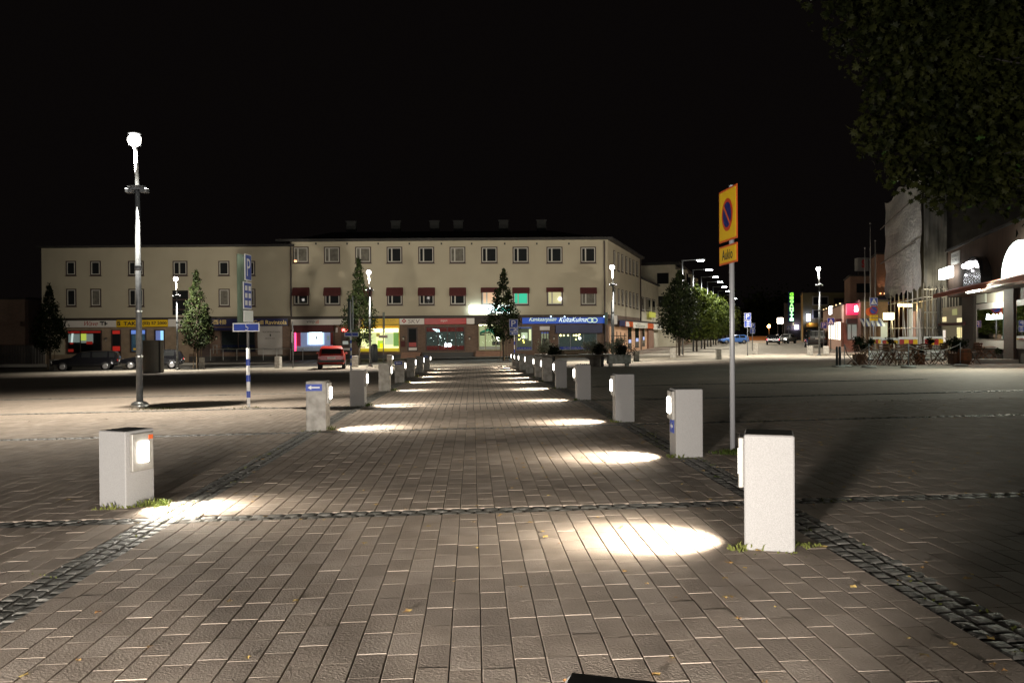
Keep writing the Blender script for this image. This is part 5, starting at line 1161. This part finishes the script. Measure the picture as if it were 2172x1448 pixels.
for zz_ in (zBt + 3.0, zBt + 5.9):
    mb = MB(); mb.tube(FT.pt(0, zz_, .5), FT.pt(tL, zz_ - .1, .5), .05, .05, 6); mb.build('tarpaulin_seam', 'net', SB, world=True)
tg = FG.t(2008)
cloth(FG, 0, tg, FG.z(1980, 610), zTop - .2, 'gable_tarpaulin', mat('shaded_tarpaulin', (.15, .15, .145), .6, var=.3, scale=1), .11, 5)  # darker copy of the tarpaulin, the gable's shade put into the colour
mb = MB(); FG.bx(mb, tg + .05, tg + 11, gR + 4, 10.0, -4, -1.0); mb.build('netting', 'net', SB, world=True)
r = random.Random(4)
def stube(a, b_, r_=.042): mb = MB(); mb.tube(a, b_, r_, r_, 5); mb.build('scaffold_tube', 'scaf', SB, world=True)
zg = gz(27, 54)
for off in (.0, -1.3):
    k = 0
    for t_ in [i * tL / 8 for i in range(9)]: stube(FT.pt(t_, gz(30, 60), off), FT.pt(t_, zBt + .3, off))
    for zz_ in (zg + 1.9, zg + 3.9): stube(FT.pt(0, zz_, off), FT.pt(tL, zz_, off))
for i in (0, 3, 6): stube(FT.pt(i * tL / 8, zg + .2, .03), FT.pt((i + 1) * tL / 8, zg + 3.9, .03))
for t_ in [i * tg / 8 for i in range(13)]: stube(FG.pt(t_, zg, 0), FG.pt(t_, FG.z(1980, 600), 0))
for zz_ in (zg + 1.0, zg + 1.9, zg + 2.9, zg + 3.9, zg + 4.4): stube(FG.pt(0, zz_, 0), FG.pt(tg * 1.5, zz_, 0))
mb = MB(); mb.path([FG.pt(tg * .62, FG.z(1990, 612), .4), FG.pt(tg * .62, FG.z(1990, 700), .4), FG.pt(tg * .72, FG.z(1990, 715), .4), FG.pt(tg * 1.1, FG.z(1990, 728), .5)], .13, 8); mb.build('rubble_chute', 'black', SB, world=True)
FT2 = Face(FT.pt(0, 0, -1.6), SD, -SN); mb = MB(); FT2.px(mb, 1892, 1927, 636, 738, -.1, .04); mb.build('lit_brick_wall', mat('orange_brick', (.42, .19, .07), .8, var=.12, scale=4), SB, world=True)
FT2 = Face(FT.pt(0, 0, -1.6), SD, -SN)
for a, b_, c_, d_, cc in ((1930, 1936, 655, 720, (.5, .5, .42)), (1940, 1944, 660, 720, (.5, .3, .22)), (1948, 1955, 655, 735, (.35, .33, .3))):
    mb = MB(); FT2.px(mb, a, b_, c_, d_, .05, .15); mb.build('shopfront_strip', emis('lit_strip%d' % a, cc, .5), SB, world=True)
for px, py, s_ in ((1908, 647, .16), (1917, 648, .1)):
    mb = MB(); c = FT.pt(FT.t(px), FT.z(px, py), -.3); mb.box(c, (.8 * s_ / .16, .25, .2)); mb.build('work_lamp', emis('lit_work_lamp%d' % px, (1, .75, .3), 10), SB, world=True)
light('work_light', 'POINT', FT.pt(FT.t(1908), FT.z(1908, 652), -.4), 75, (1, .55, .2), .12)
light('scaffold_light', 'POINT', FG.pt(tg * .5, gR + 4.6, 1.6), 110, (1, .88, .62), .15)  # extra light without a lamp body, lifts the scaffold tubes
light('tarp_light', 'SPOT', FT.pt(1, 1.6, 6), 1300, (1, .96, .9), .2, FT.pt(3, 5.6, 0), R(90), 1)  # added unseen spot to brighten the tarpaulin near its corner

# neighbours further along
def block(name, label, px0, px1, ytop, D, depth, m, cat='building', rz=0):
    x0, x1 = (px0 - 1086) / F * D, (px1 - 1086) / F * D; zt_ = CAMZ - (ytop - hor(px0)) * D / F; xm = (x0 + x1) / 2; zb = gz(xm, D)
    t = thing(name, (xm, D, zb), rz, label, cat); hw = (x1 - x0) / 2; sh = depth * SD.x / SD.y + .02 * depth
    def slab(e, z0, z1): P_ = [(-hw - e, -e), (hw + e, -e), (hw + e + sh, depth), (-hw - e + sh, depth)]; return MB().add([(a, b_, z0) for a, b_ in P_] + [(a, b_, z1) for a, b_ in P_], [(3, 2, 1, 0), (4, 5, 6, 7), (0, 1, 5, 4), (1, 2, 6, 5), (2, 3, 7, 6), (3, 0, 4, 7)])
    slab(0, -.4, zt_ - zb).build('wall', m, t); slab(.15, zt_ - zb + .003, zt_ - zb + .15).build('roof', 'roof', t)
    return t, Face((x0, D, 0), (1, 0, 0), (0, -1, 0))
t, f = block('brick_house', 'tall plain brick building with a roof box sign, behind the flagpoles', 1804, 1862, 586, 90, 8, 'redbrick')
fbox(f, t, 'window', 'dglass', 1817, 1845, 601, 621); fbox(f, t, 'balcony_front', 'brownwall', 1817, 1845, 622, 640, .003, .5)
o = fbox(f, t, 'roof_sign', mat('roof_sign_grey', (.22, .21, .2), .6), 1823, 1846, 546, 574, -1.2, -.4); mb = MB(); f.text(mb, 'S', 1831, 1839, 550, 567, -.38, bold=.05); mb.build('lettering', 'red', o, world=True)
for px in (1828, 1841): fbox(f, t, 'sign_leg', 'pipe', px, px + 1.5, 574, 586, -1, -.9)
t, f = block('side_wall_house', 'brown brick wall lit by two small uplights, left of the tarpaulin', 1860, 1884, 540, 78, 6, 'redbrick')
for px in (1866, 1875):
    fbox(f, t, 'uplight', 'ember' if False else emis('lit_uplight%d' % px, (1, .5, .2), 2), px - .8, px + .8, 621, 624, .1, .3); light('uplight_beam', 'SPOT', f.pt(f.t(px), f.z(px, 620), .25), 45, (1, .6, .35), .05, f.pt(f.t(px), f.z(px, 560), 0), R(50), .9)
fbox(f, t, 'canopy', 'dark', 1858, 1884, 628, 634, .01, 1.5); fbox(f, t, 'lit_fascia', emis('glow_blue_fascia', (.1, .12, .3), .5), 1860, 1883, 636, 645, .01, .2)
t, f = block('tan_building', 'tan flat-roofed building with large framed windows behind the van', 1703, 1800, 621, 135, 12, mat('olive_render', (.22, .19, .10), .9, var=.1, scale=.6))
for (a, b_, c_, d_) in ((1723, 1757, 628, 647), (1723, 1757, 656, 676), (1768, 1790, 632, 650)):
    w_ = fbox(f, t, 'window', 'wframe' if a < 1760 else 'dframe', a, b_, c_, d_, .01, .15)
    for q in (a + 2, (a + b_) / 2 + 1): fbox(f, w_, 'pane', 'dglass', q, q + (b_ - a) / 2 - 3, c_ + 2.5, d_ - 1.5, .152, .16)
fbox(f, t, 'lit_sign', emis('lit_blue_white', (.45, .55, 1), 7), 1709.5, 1715.5, 666, 681, .3, .8); light('sign_glow', 'POINT', f.pt(f.t(1712), f.z(1712, 684), 1.6), 30, (1, .75, .4), .2)
fbox(f, t, 'awning', mat('awning_ochre', (.5, .3, .08), .7), 1709, 1728, 685, 693, .1, 1.4); fbox(f, t, 'shop_front', 'dark', 1703, 1730, 695, 722, .01, .2)
t, f = block('grey_hall', 'grey windowless building with a vertical lit name sign on its corner', 1664, 1702, 643, 160, 14, mat('grey_hall_wall', (.15, .13, .12), .9, var=.12, scale=.5))
o = fbox(f, t, 'vertical_sign', mat('sign_back_dark_blue', (.01, .05, .2), .5), 1670.5, 1681.5, 619, 683, .3, .9)
for i, ch in enumerate('GIGANTTI'):
    y0 = 621 + i * 7.6; gg = i / 7
    mb = MB(); f.text(mb, ch, 1672, 1680, y0, y0 + 6.4, .93, bold=.06); mb.build('lettering', emis('lit_letter%d' % i, (.25 + .2 * gg, .85, .05 + .45 * gg), 1.6 + 1.6 * gg), o, world=True)
fbox(f, t, 'shop_front', 'dark', 1665, 1701, 700, 722, .01, .2); fbox(f, t, 'lit_sign', emis('lit_violet_white', (.75, .7, 1), 7), 1684.5, 1691, 689, 698, .3, .8); fbox(f, t, 'lit_sign_post', emis('lit_pale_strip', (.7, .65, .4), .8), 1680.5, 1682.5, 684, 690, .3, .5)
# pink single-storey shop
t = thing('pink_shop', (28.9, 72, 0), 0, 'single-storey pink-tiled shop with a lit red box sign at its corner', 'building')
FP = Face((28.9, 72, 0), SD, -SN); FQ = Face((28.9, 72, 0), SN, -SD); tP = FP.t(1746); zP = FP.z(1790, 646); gP = gz(34, 85) - .5; tQ = FQ.t(1838)
mb = MB(); FP.bx(mb, 0, tP, gP, zP, -tQ, 0); mb.build('wall', 'pinkwall', t, world=True); mb = MB(); FP.bx(mb, -.1, tP + .1, zP + .002, zP + .15, -tQ, .15); mb.build('roof', 'roof', t, world=True)
for i in range(6):
    mb = MB(); mb.sphere(FP.pt(.5 + i * tP / 6.3, zP + .12, .25), .07, 6); mb.build('eaves_bulb', emis('lit_eaves%d' % i, (1, .7, .35), 1.5), t, world=True)
w_ = fbox(FP, t, 'lit_window', emis('lit_window_pale', (1, .95, .8), 2.2), 1759, 1783, 684, 719, .01, .05)
for px in (1763.5, 1768, 1773.5, 1778): fbox(FP, w_, 'window_bar', 'dframe', px, px + .9, 684, 719, .055, .09)
fbox(FP, t, 'window_shade', 'awn', 1759, 1786, 678, 683, .05, .5)
mb = MB(); FQ.bx(mb, .2, tQ, FQ.z(1800, 686), FQ.z(1800, 676), .01, .9); mb.build('canopy', 'dark', t, world=True)
w_ = fbox(FQ, t, 'shop_window', mat('window_grey', (.2, .19, .18), .6), 1796, 1822, 685, 721, .01, .08)
for a, b_ in ((1798, 1805), (1807, 1820)): fbox(FQ, w_, 'window_display', emis('glow_greyish%d' % a, (.3, .32, .28), .5), a, b_, 688, 719, .085, .1)
fbox(FQ, t, 'brick_column', 'redbrick', 1783.5, 1788.5, 684, 735, .01, .5)
o = fbox(FQ, t, 'box_sign', emis('lit_red_box', (.75, .02, .10), .95), 1793, 1825, 645, 668, .5, 1.6)
mb = MB(); FQ.text(mb, 'Se', 1808, 1823.5, 649, 662, 1.63, bold=.05); mb.build('lettering', emis('lit_white_letters', (1, .95, 1), 7), o, world=True)
mb = MB(); FP.px(mb, 1786, 1791, 649, 666, 1.0, 1.08); mb.build('lettering', emis('lit_white_side', (.95, 1, 1), 6), o, world=True)
light('box_sign_light', 'POINT', FQ.pt(FQ.t(1800), FQ.z(1800, 650), 2.6), 90, (1, .3, .3), .3)
# dark shop with the striped awning, between the pink shop and the scaffold
t, f = block('dark_shop', 'dark brick shop with a blue and white striped awning', 1826, 1884, 640, 68, 4, 'brownwall')
t0, t1 = f.t(1822), f.t(1868); za, zb = f.z(1845, 675), f.z(1845, 692); aw = MB(); N = 9; aw2 = MB()
for i in range(N):
    a, b_ = t0 + (t1 - t0) * i / N, t0 + (t1 - t0) * (i + 1) / N; aw.m = i % 2
    aw.add([f.pt(a, za, .02), f.pt(b_, za, .02), f.pt(b_, (za * .4 + zb * .6), .6), f.pt(a, (za * .4 + zb * .6), .6), f.pt(b_, zb, .85), f.pt(a, zb, .85)], [(0, 3, 2, 1), (3, 5, 4, 2)])
aw.build('striped_awning', [mat('awning_pale_blue', (.32, .38, .55), .7), mat('awning_blue', (.03, .05, .2), .7)], t, world=True)
fbox(f, t, 'lit_box_sign', emis('lit_box_warm', (1, .88, .45), 6), 1863, 1884, 664, 678, .9, 1.2); fbox(f, t, 'pale_panel', emis('glow_pale_panel', (.5, .55, .45), .5), 1868, 1882, 684, 718, .01, .05)
light('box_light', 'POINT', f.pt(f.t(1873), f.z(1873, 672), 1.7), 110, (1, .85, .45), .2)
for px in (1795, 1826, 1833): fbox(f, t, 'shop_post', 'pipe', px, px + 1.5, 690, 728, .5, .6) if px > 1800 else None
# free-standing lit sign, orange lamp and orange-lit fence at the end of the street
g = onG(1655, 118); zz = lambda py: PT(1655, py, 118).z - g.z
t = thing('lit_sign', g, 0, 'white glowing box sign on two posts at the end of the street', 'sign'); MB().bbox((0, 0, zz(680)), (.85, .25, .85), .08).build('sign_box', emis('lit_orange_white', (1, .82, .6), 8), t)
for s_ in (-1, 1): MB().tube((s_ * .35, 0, 0), (s_ * .35, 0, zz(686)), .05, .05, 6).build('post', 'pipe', t)
g = onG(1631, 140); zz = lambda py: PT(1631, py, 140).z - g.z
t = thing('sodium_lamp', g, 0, 'orange street lamp beyond the car with red tail lamps', 'street lamp'); MB().tube((0, 0, 0), (0, 0, zz(695)), .06, .05, 6).build('pole', 'pipe', t); MB().sphere((0, 0, zz(691.5)), .28, 8).build('lamp_globe', emis('lit_sodium', (1, .5, .12), 30), t, True)
light('sodium_light', 'POINT', (g.x, g.y - .6, g.z + zz(691)), 500, (1, .45, .1), .3)
g = onG(1608, 150); t = thing('fence', g, 0, 'low orange-lit fence beyond the blue car', 'fence'); MB().box((0, 0, .45), (6, .1, .75)).build('fence_panel', mat('orange_fence', (.5, .18, .05), .8), t); MB().box((0, -.06, .86), (6, .12, .06)).build('top_rail', 'pipe', t)
for px, py, D in ((1673, 690, 115),): crossing(px, D, 691, 699, 'tiny pedestrian-crossing sign below the vertical name sign')
# flagpoles
for px, yt in ((1835, 526), (1846.5, 474), (1857, 511)):
    g = onG(px, 62); t = thing('flagpole', g, 0, {1835: 'shortest and leftmost of three bare flagpoles', 1846.5: 'tallest, middle one of three bare flagpoles', 1857: 'right-hand one of three bare flagpoles'}[px], 'flagpole', 'flagpoles before the brick building')
    MB().tube((0, 0, 0), (0, 0, PT(px, yt, 62).z - g.z), .07, .03, 8).sphere((0, 0, PT(px, yt, 62).z - g.z), .06, 6).build('pole', mat('flagpole_white%d' % int(px), (.26, .24, .22), .6), t, True)

# ------------------------------------------------------------------ terrace
def folding_chair(name='terrace_chair'):
    t = thing(name, (0, 0, 0), 0, 'x', 'chair', 'wooden folding chairs of the terrace')
    for s_ in (-1, 1):
        MB().tube((s_ * .2, -.26, 0), (s_ * .2, .20, .47), .018, .018, 5).tube((s_ * .2, .20, .47), (s_ * .2, .30, .86), .018, .018, 5).build('leg', 'wood', t)
        MB().tube((s_ * .17, .26, 0), (s_ * .17, -.2, .47), .018, .018, 5).build('leg', 'wood', t)
    mb = MB()
    for i in range(5): mb.box((0, -.18 + i * .09, .47), (.42, .07, .018))
    mb.build('seat', 'wood', t); mb = MB()
    for i in range(3): mb.box((0, .245 + i * .035, .60 + i * .11), (.44, .02, .07))
    mb.build('backrest', 'wood', t); return t
def folding_table():
    t = thing('terrace_table', (0, 0, 0), 0, 'x', 'table', 'wooden tables of the terrace')
    mb = MB()
    for i in range(7): mb.box((0, -.33 + i * .11, .73), (1.0, .095, .022))
    mb.build('tabletop', 'wood', t)
    for s_ in (-1, 1):
        for k in (-1, 1): MB().tube((s_ * .4, -.34 * k, 0), (s_ * .4, .3 * k, .71), .022, .022, 5).build('leg', 'wood', t)
    MB().tube((-.4, 0, .37), (.4, 0, .37), .015, .015, 5).build('stretcher', 'wood', t); return t
ch0 = folding_chair(); ch0.scale = (1.1, 1.1, 1.12); tb0 = folding_table(); uc = ut = False
chairs = [(1808, 38.4, 70, 'folding chair nearest the left corner of the terrace, facing right'), (1829, 39.4, 100, 'folding chair left of the first terrace table'), (1868, 40.2, -80, 'folding chair right of the first terrace table'), (1893, 38.8, 95, 'folding chair left of the second terrace table'),
          (1932, 38.6, -85, 'folding chair with crossed legs right of the second table'), (1953, 38.3, 88, 'folding chair with crossed legs left of the third table'), (1990, 38.4, -90, 'folding chair right of the third table, left of the wicker barrel'), (1880, 43, 20, 'folding chair at the back of the terrace before the striped barrier'),
          (1922, 43, 170, 'folding chair at the back beside the striped barrier end'), (2062, 38.2, -75, 'folding chair just right of the wicker barrel'), (2086, 41.5, 85, 'folding chair left of the table by the window'), (2112, 41.2, -90, 'folding chair right of the table by the window'), (1848, 41.5, 15, 'folding chair behind the first terrace table'), (1905, 41.2, 175, 'folding chair behind the middle terrace table'), (1938, 41.8, 60, 'folding chair at the back between two potted shrubs'), (1965, 41.6, 150, 'folding chair behind the third terrace table'), (1918, 37.9, -15, 'folding chair in front of the middle terrace table'), (2013, 41.5, 100, 'folding chair behind the conifer box')]
tables = [(1849, 39.6, 5, 'wooden table with plants at the left of the terrace'), (1912, 39.2, 0, 'wooden table in the middle of the terrace'), (1971, 39.4, 3, 'wooden table before the right end of the striped barrier'), (2098, 41.6, 0, 'wooden table before the lit shop window'), (1893, 42.6, 8, 'wooden table at the back of the terrace')]
for i, (px, D, a, lab) in enumerate(chairs):
    o = ch0 if i == 0 else copy_tree(ch0); place(o, onG(px, D), R(a), lab)
for i, (px, D, a, lab) in enumerate(tables):
    o = tb0 if i == 0 else copy_tree(tb0); place(o, onG(px, D), R(a), lab)
for px, D, lab in ((1848, 39.5, 'small potted shrub on the left terrace table'), (1888, 42.5, 'small potted shrub on the back terrace table'), (1951, 39.3, 'potted shrub between the second and third terrace tables'), (1974, 39.3, 'potted round plant on the third terrace table')):
    g = onG(px, D); on = px != 1951; zt_ = .745 if on else 0
    t = thing('potted_plant', (g.x, g.y, g.z + zt_), 0, lab, 'plant', 'potted plants of the terrace'); k = 1 if on else 2.6
    MB().lathe([(.07 * k, 0), (.1 * k, .16 * k), (.11 * k, .17 * k)], n=12).build('pot', mat('terracotta%d' % px, (.2, .075, .03), .8), t, True); bush(t, (0, 0, .17 * k + .16), .17 + .05 * k, 'leafd', 420, .04, px)
g = onG(2027, 38.5); t = thing('evergreen_planter', g, 0, 'dark conifer in a square box beside the wicker barrel', 'plant'); MB().bbox((0, 0, .25), (.5, .5, .5), .02).build('plant_box', 'wood', t); bush(t, (0, 0, .95), .38, 'leafd', 1300, .05, 77)
g = onG(1823, 40.5); t = thing('evergreen_planter', g, 0, 'dark conifer behind the left corner chair of the terrace', 'plant'); MB().bbox((0, 0, .25), (.5, .5, .5), .02).build('plant_box', 'wood', t); bush(t, (0, 0, 1.0), .40, 'leafd', 1300, .05, 78)
g = onG(2046, 38.2); t = thing('wicker_barrel', g, 0, 'upright reddish wicker barrel beside the conifer box', 'barrel'); MB().lathe([(.24, 0), (.29, .25), (.3, .45), (.26, .68), (.25, .7)], n=18).build('barrel_body', mat('wicker', (.2, .085, .035), .8, var=.35, scale=25, bump=.01, bscale=60), t, True)
for z_ in (.12, .56): MB().lathe([(.285, z_), (.29, z_ + .03)], n=18).build('hoop', 'dark', t)
g = onG(1778, 37.6); t = thing('plastic_bollard', g, 0, 'dark twin posts at the left corner of the terrace', 'bollard')
for s_ in (-.06, .07): MB().lathe([(.055, 0), (.055, .88), (.03, .93)], (s_, 0, 0), 10).build('post', 'black', t, True)
MB().lathe([(.28, 0), (.28, .05), (.2, .07)], n=16).build('base', 'kerb', t)
stn = []
for i, (px, py, lab) in enumerate(((1791, 777, 'leftmost rope post on a pale round base'), (1843, 779, 'rope post with round base before the potted plants'), (1927, 779, 'rope post with round base at the middle of the terrace front'), (2037, 776, 'rope post with round base before the conifer box'))):
    g = GP(px, py); t = thing('rope_post', g, 0, lab, 'post', 'rope posts round the terrace'); MB().lathe([(.30, 0), (.31, .05), (.22, .08)], n=18).build('base', 'kerb', t, True); MB().tube((0, 0, .05), (0, 0, .98), .018, .018, 8).sphere((0, 0, .99), .03, 6).build('pole', 'steel', t, True); stn.append(g)
for i, (a, b_) in enumerate(zip(stn, stn[1:])):
    pts = []
    for k in range(13):
        q = k / 12; p = a.lerp(b_, q); pts.append((p.x, p.y, p.z + .95 - (1 - (2 * q - 1) ** 2) * .28))
    tag(MB().path(pts, .012, 5).build('rope', 'kerb'), ['rope sagging between the two leftmost rope posts', 'rope sagging before the middle of the terrace', 'rope sagging at the right half of the terrace front'][i], 'rope', 'ropes round the terrace')
def barrier(x0, x1, y0, y1, D, label):
    xm = (x0 + x1) / 2; g = onG(xm, D); k = D / F; zz = lambda py: PT(xm, py, D).z - g.z; w_ = (x1 - x0) * k
    t = thing('road_barrier', g, 0, label, 'barrier', 'striped barriers round the building site'); zt_, zb = zz(y0), zz(y1); N = max(4, int(w_ / .38)); mb = MB()
    for i in range(N): mb.m = i % 2; mb.box((-w_ / 2 + (i + .5) * w_ / N, 0, (zt_ + zb) / 2), (w_ / N, .05, zt_ - zb))
    mb.build('striped_board', ['red', 'yellow'], t)
    for z_ in (zt_ + .09, .42): MB().box((0, .05, z_), (w_ + .1, .05, .12)).build('rail', 'white', t)
    for s_ in (-1, 1): MB().box((s_ * w_ / 2, .06, (zt_ + .15) / 2), (.09, .06, zt_ + .15)).build('upright', 'white', t); MB().box((s_ * w_ / 2, .06, .04), (.12, .7, .08)).build('foot', 'black', t)
    MB().box((0, .11, .3), (w_, .02, .5)).build('lower_panel', mat('barrier_pale%d' % int(x0), (.4, .4, .36), .7), t)
barrier(1846, 1868, 720, 728, 47, 'short striped barrier behind the left terrace tables'); barrier(1908, 1946, 720, 731, 46.5, 'red and yellow striped barrier with white rails in the middle'); barrier(1962, 2000, 719, 731, 46, 'red and yellow striped barrier at the foot of the scaffold corner'); barrier(1872, 1904, 722, 728, 47.5, 'pale barrier between the two striped ones')
g = onG(2125, 40.5); t = thing('window_box', g, 0, 'grey tub with dark flowers under the lit shop window', 'planter'); MB().lathe([(.2, 0), (.26, .3), (.28, .32)], n=14).build('tub', 'black', t, True); bush(t, (0, 0, .5), .25, 'leafd', 400, .04, 91)
g = onG(2130, 38.3); t = thing('stone_step', g, R(-16), 'low pale stone step before the corner shop', 'step'); MB().bbox((0, 0, .08), (2.6, .7, .2), .02).build('step_slab', 'kerb', t)

# ------------------------------------------------------------------ weeds and fallen leaves
r = random.Random(12); mb = MB()
def tuft(x, y, n, h, sp):
    for _ in range(n):
        X, Y = x + r.gauss(0, sp), y + r.gauss(0, sp * .6); Z = gz(X, Y) - .01; a = r.uniform(0, 6.28); l_ = h * r.uniform(.3, .85); dx, dy = math.cos(a) * l_ * .5, math.sin(a) * l_ * .5; w_ = .005 + .004 * r.random()
        mb.add([(X - w_, Y, Z), (X + w_, Y, Z), (X + dx * .5 + w_ * .7, Y + dy * .5, Z + l_ * .7), (X + dx * .5 - w_ * .7, Y + dy * .5, Z + l_ * .7), (X + dx, Y + dy, Z + l_ * .85)], [(0, 1, 2, 3), (3, 2, 4)])
for i in range(9): tuft(-3.78 + i * .07, 7.60 - .025 * abs(i - 5) + rnd.uniform(-.05, .05), 9, .06 + .06 * (i in (2, 9, 10)), .03)
for i in range(7): tuft(-3.4 + i * .03, 7.62, 10, .12, .03)
for k, v in enumerate([5.6] + RV[:6]):
    x, y = UV(2.42, v) if k else (1.57, 5.68); tuft(x, y, 26, .09, .05)
    x, y = UV(2.6, v - .03) if k else (1.85, 5.62); tuft(x, y, 14, .035, .1)
x, y = UV(2.80, 5.6); tuft(2.05, 5.75, 30, .06, .05)
for v, _ in LVP[:5]: x, y = UV(-2.42, v + .1); tuft(x, y, 26, .13, .06); x, y = UV(-2.66, v - .05); tuft(x, y, 14, .05, .12)
g = GP(1553, 962); tuft(g.x, g.y, 130, .11, .10); g = GP(320, 866); tuft(g.x, g.y, 90, .05, .3); g = GP(526, 864); tuft(g.x, g.y, 40, .05, .2)
for _ in range(60):
    v = r.uniform(3.4, 16); u = r.choice((r.uniform(*RSTRIP), r.uniform(*RSTRIP), r.uniform(*LSTRIP))); x, y = UV(u, v); tuft(x, y, 5, .03, .05)
for _ in range(70):
    u = r.uniform(2.5, 9); v = r.choice(CROSS)[0] + .1; x, y = UV(u, v); tuft(x, y, 5, .03, .06)
tag(mb.build('weeds', 'grass'), 'tufts of grass and weeds growing in the joints and at the stone feet', 'weeds', kind='stuff')
mb = MB()
for _ in range(620):
    if r.random() < .8: v = 3 + 15 * r.random() ** 1.2; u = r.gauss(5.0, 2.6)
    else: v = r.uniform(3, 14); u = r.uniform(-4, 3)
    x, y = UV(u, v); s_ = r.uniform(.012, .032); a = r.uniform(0, 6.28); z = gz(x, y) + .006
    if not infrus(x, y): continue
    pts = [(x + s_ * math.cos(a + k) * (1 if i % 2 else .55), y + s_ * math.sin(a + k) * (1 if i % 2 else .55), z + r.uniform(0, .012)) for i, k in enumerate([j * 6.283 / 8 for j in range(8)])]
    mb.add([(x, y, z + .006)] + pts, [(0, i + 1, (i + 1) % 8 + 1) for i in range(8)])
tag(mb.build('fallen_leaves', 'dryleaf'), 'dry leaves scattered over the paving, thickest at the right', 'leaves', kind='stuff')
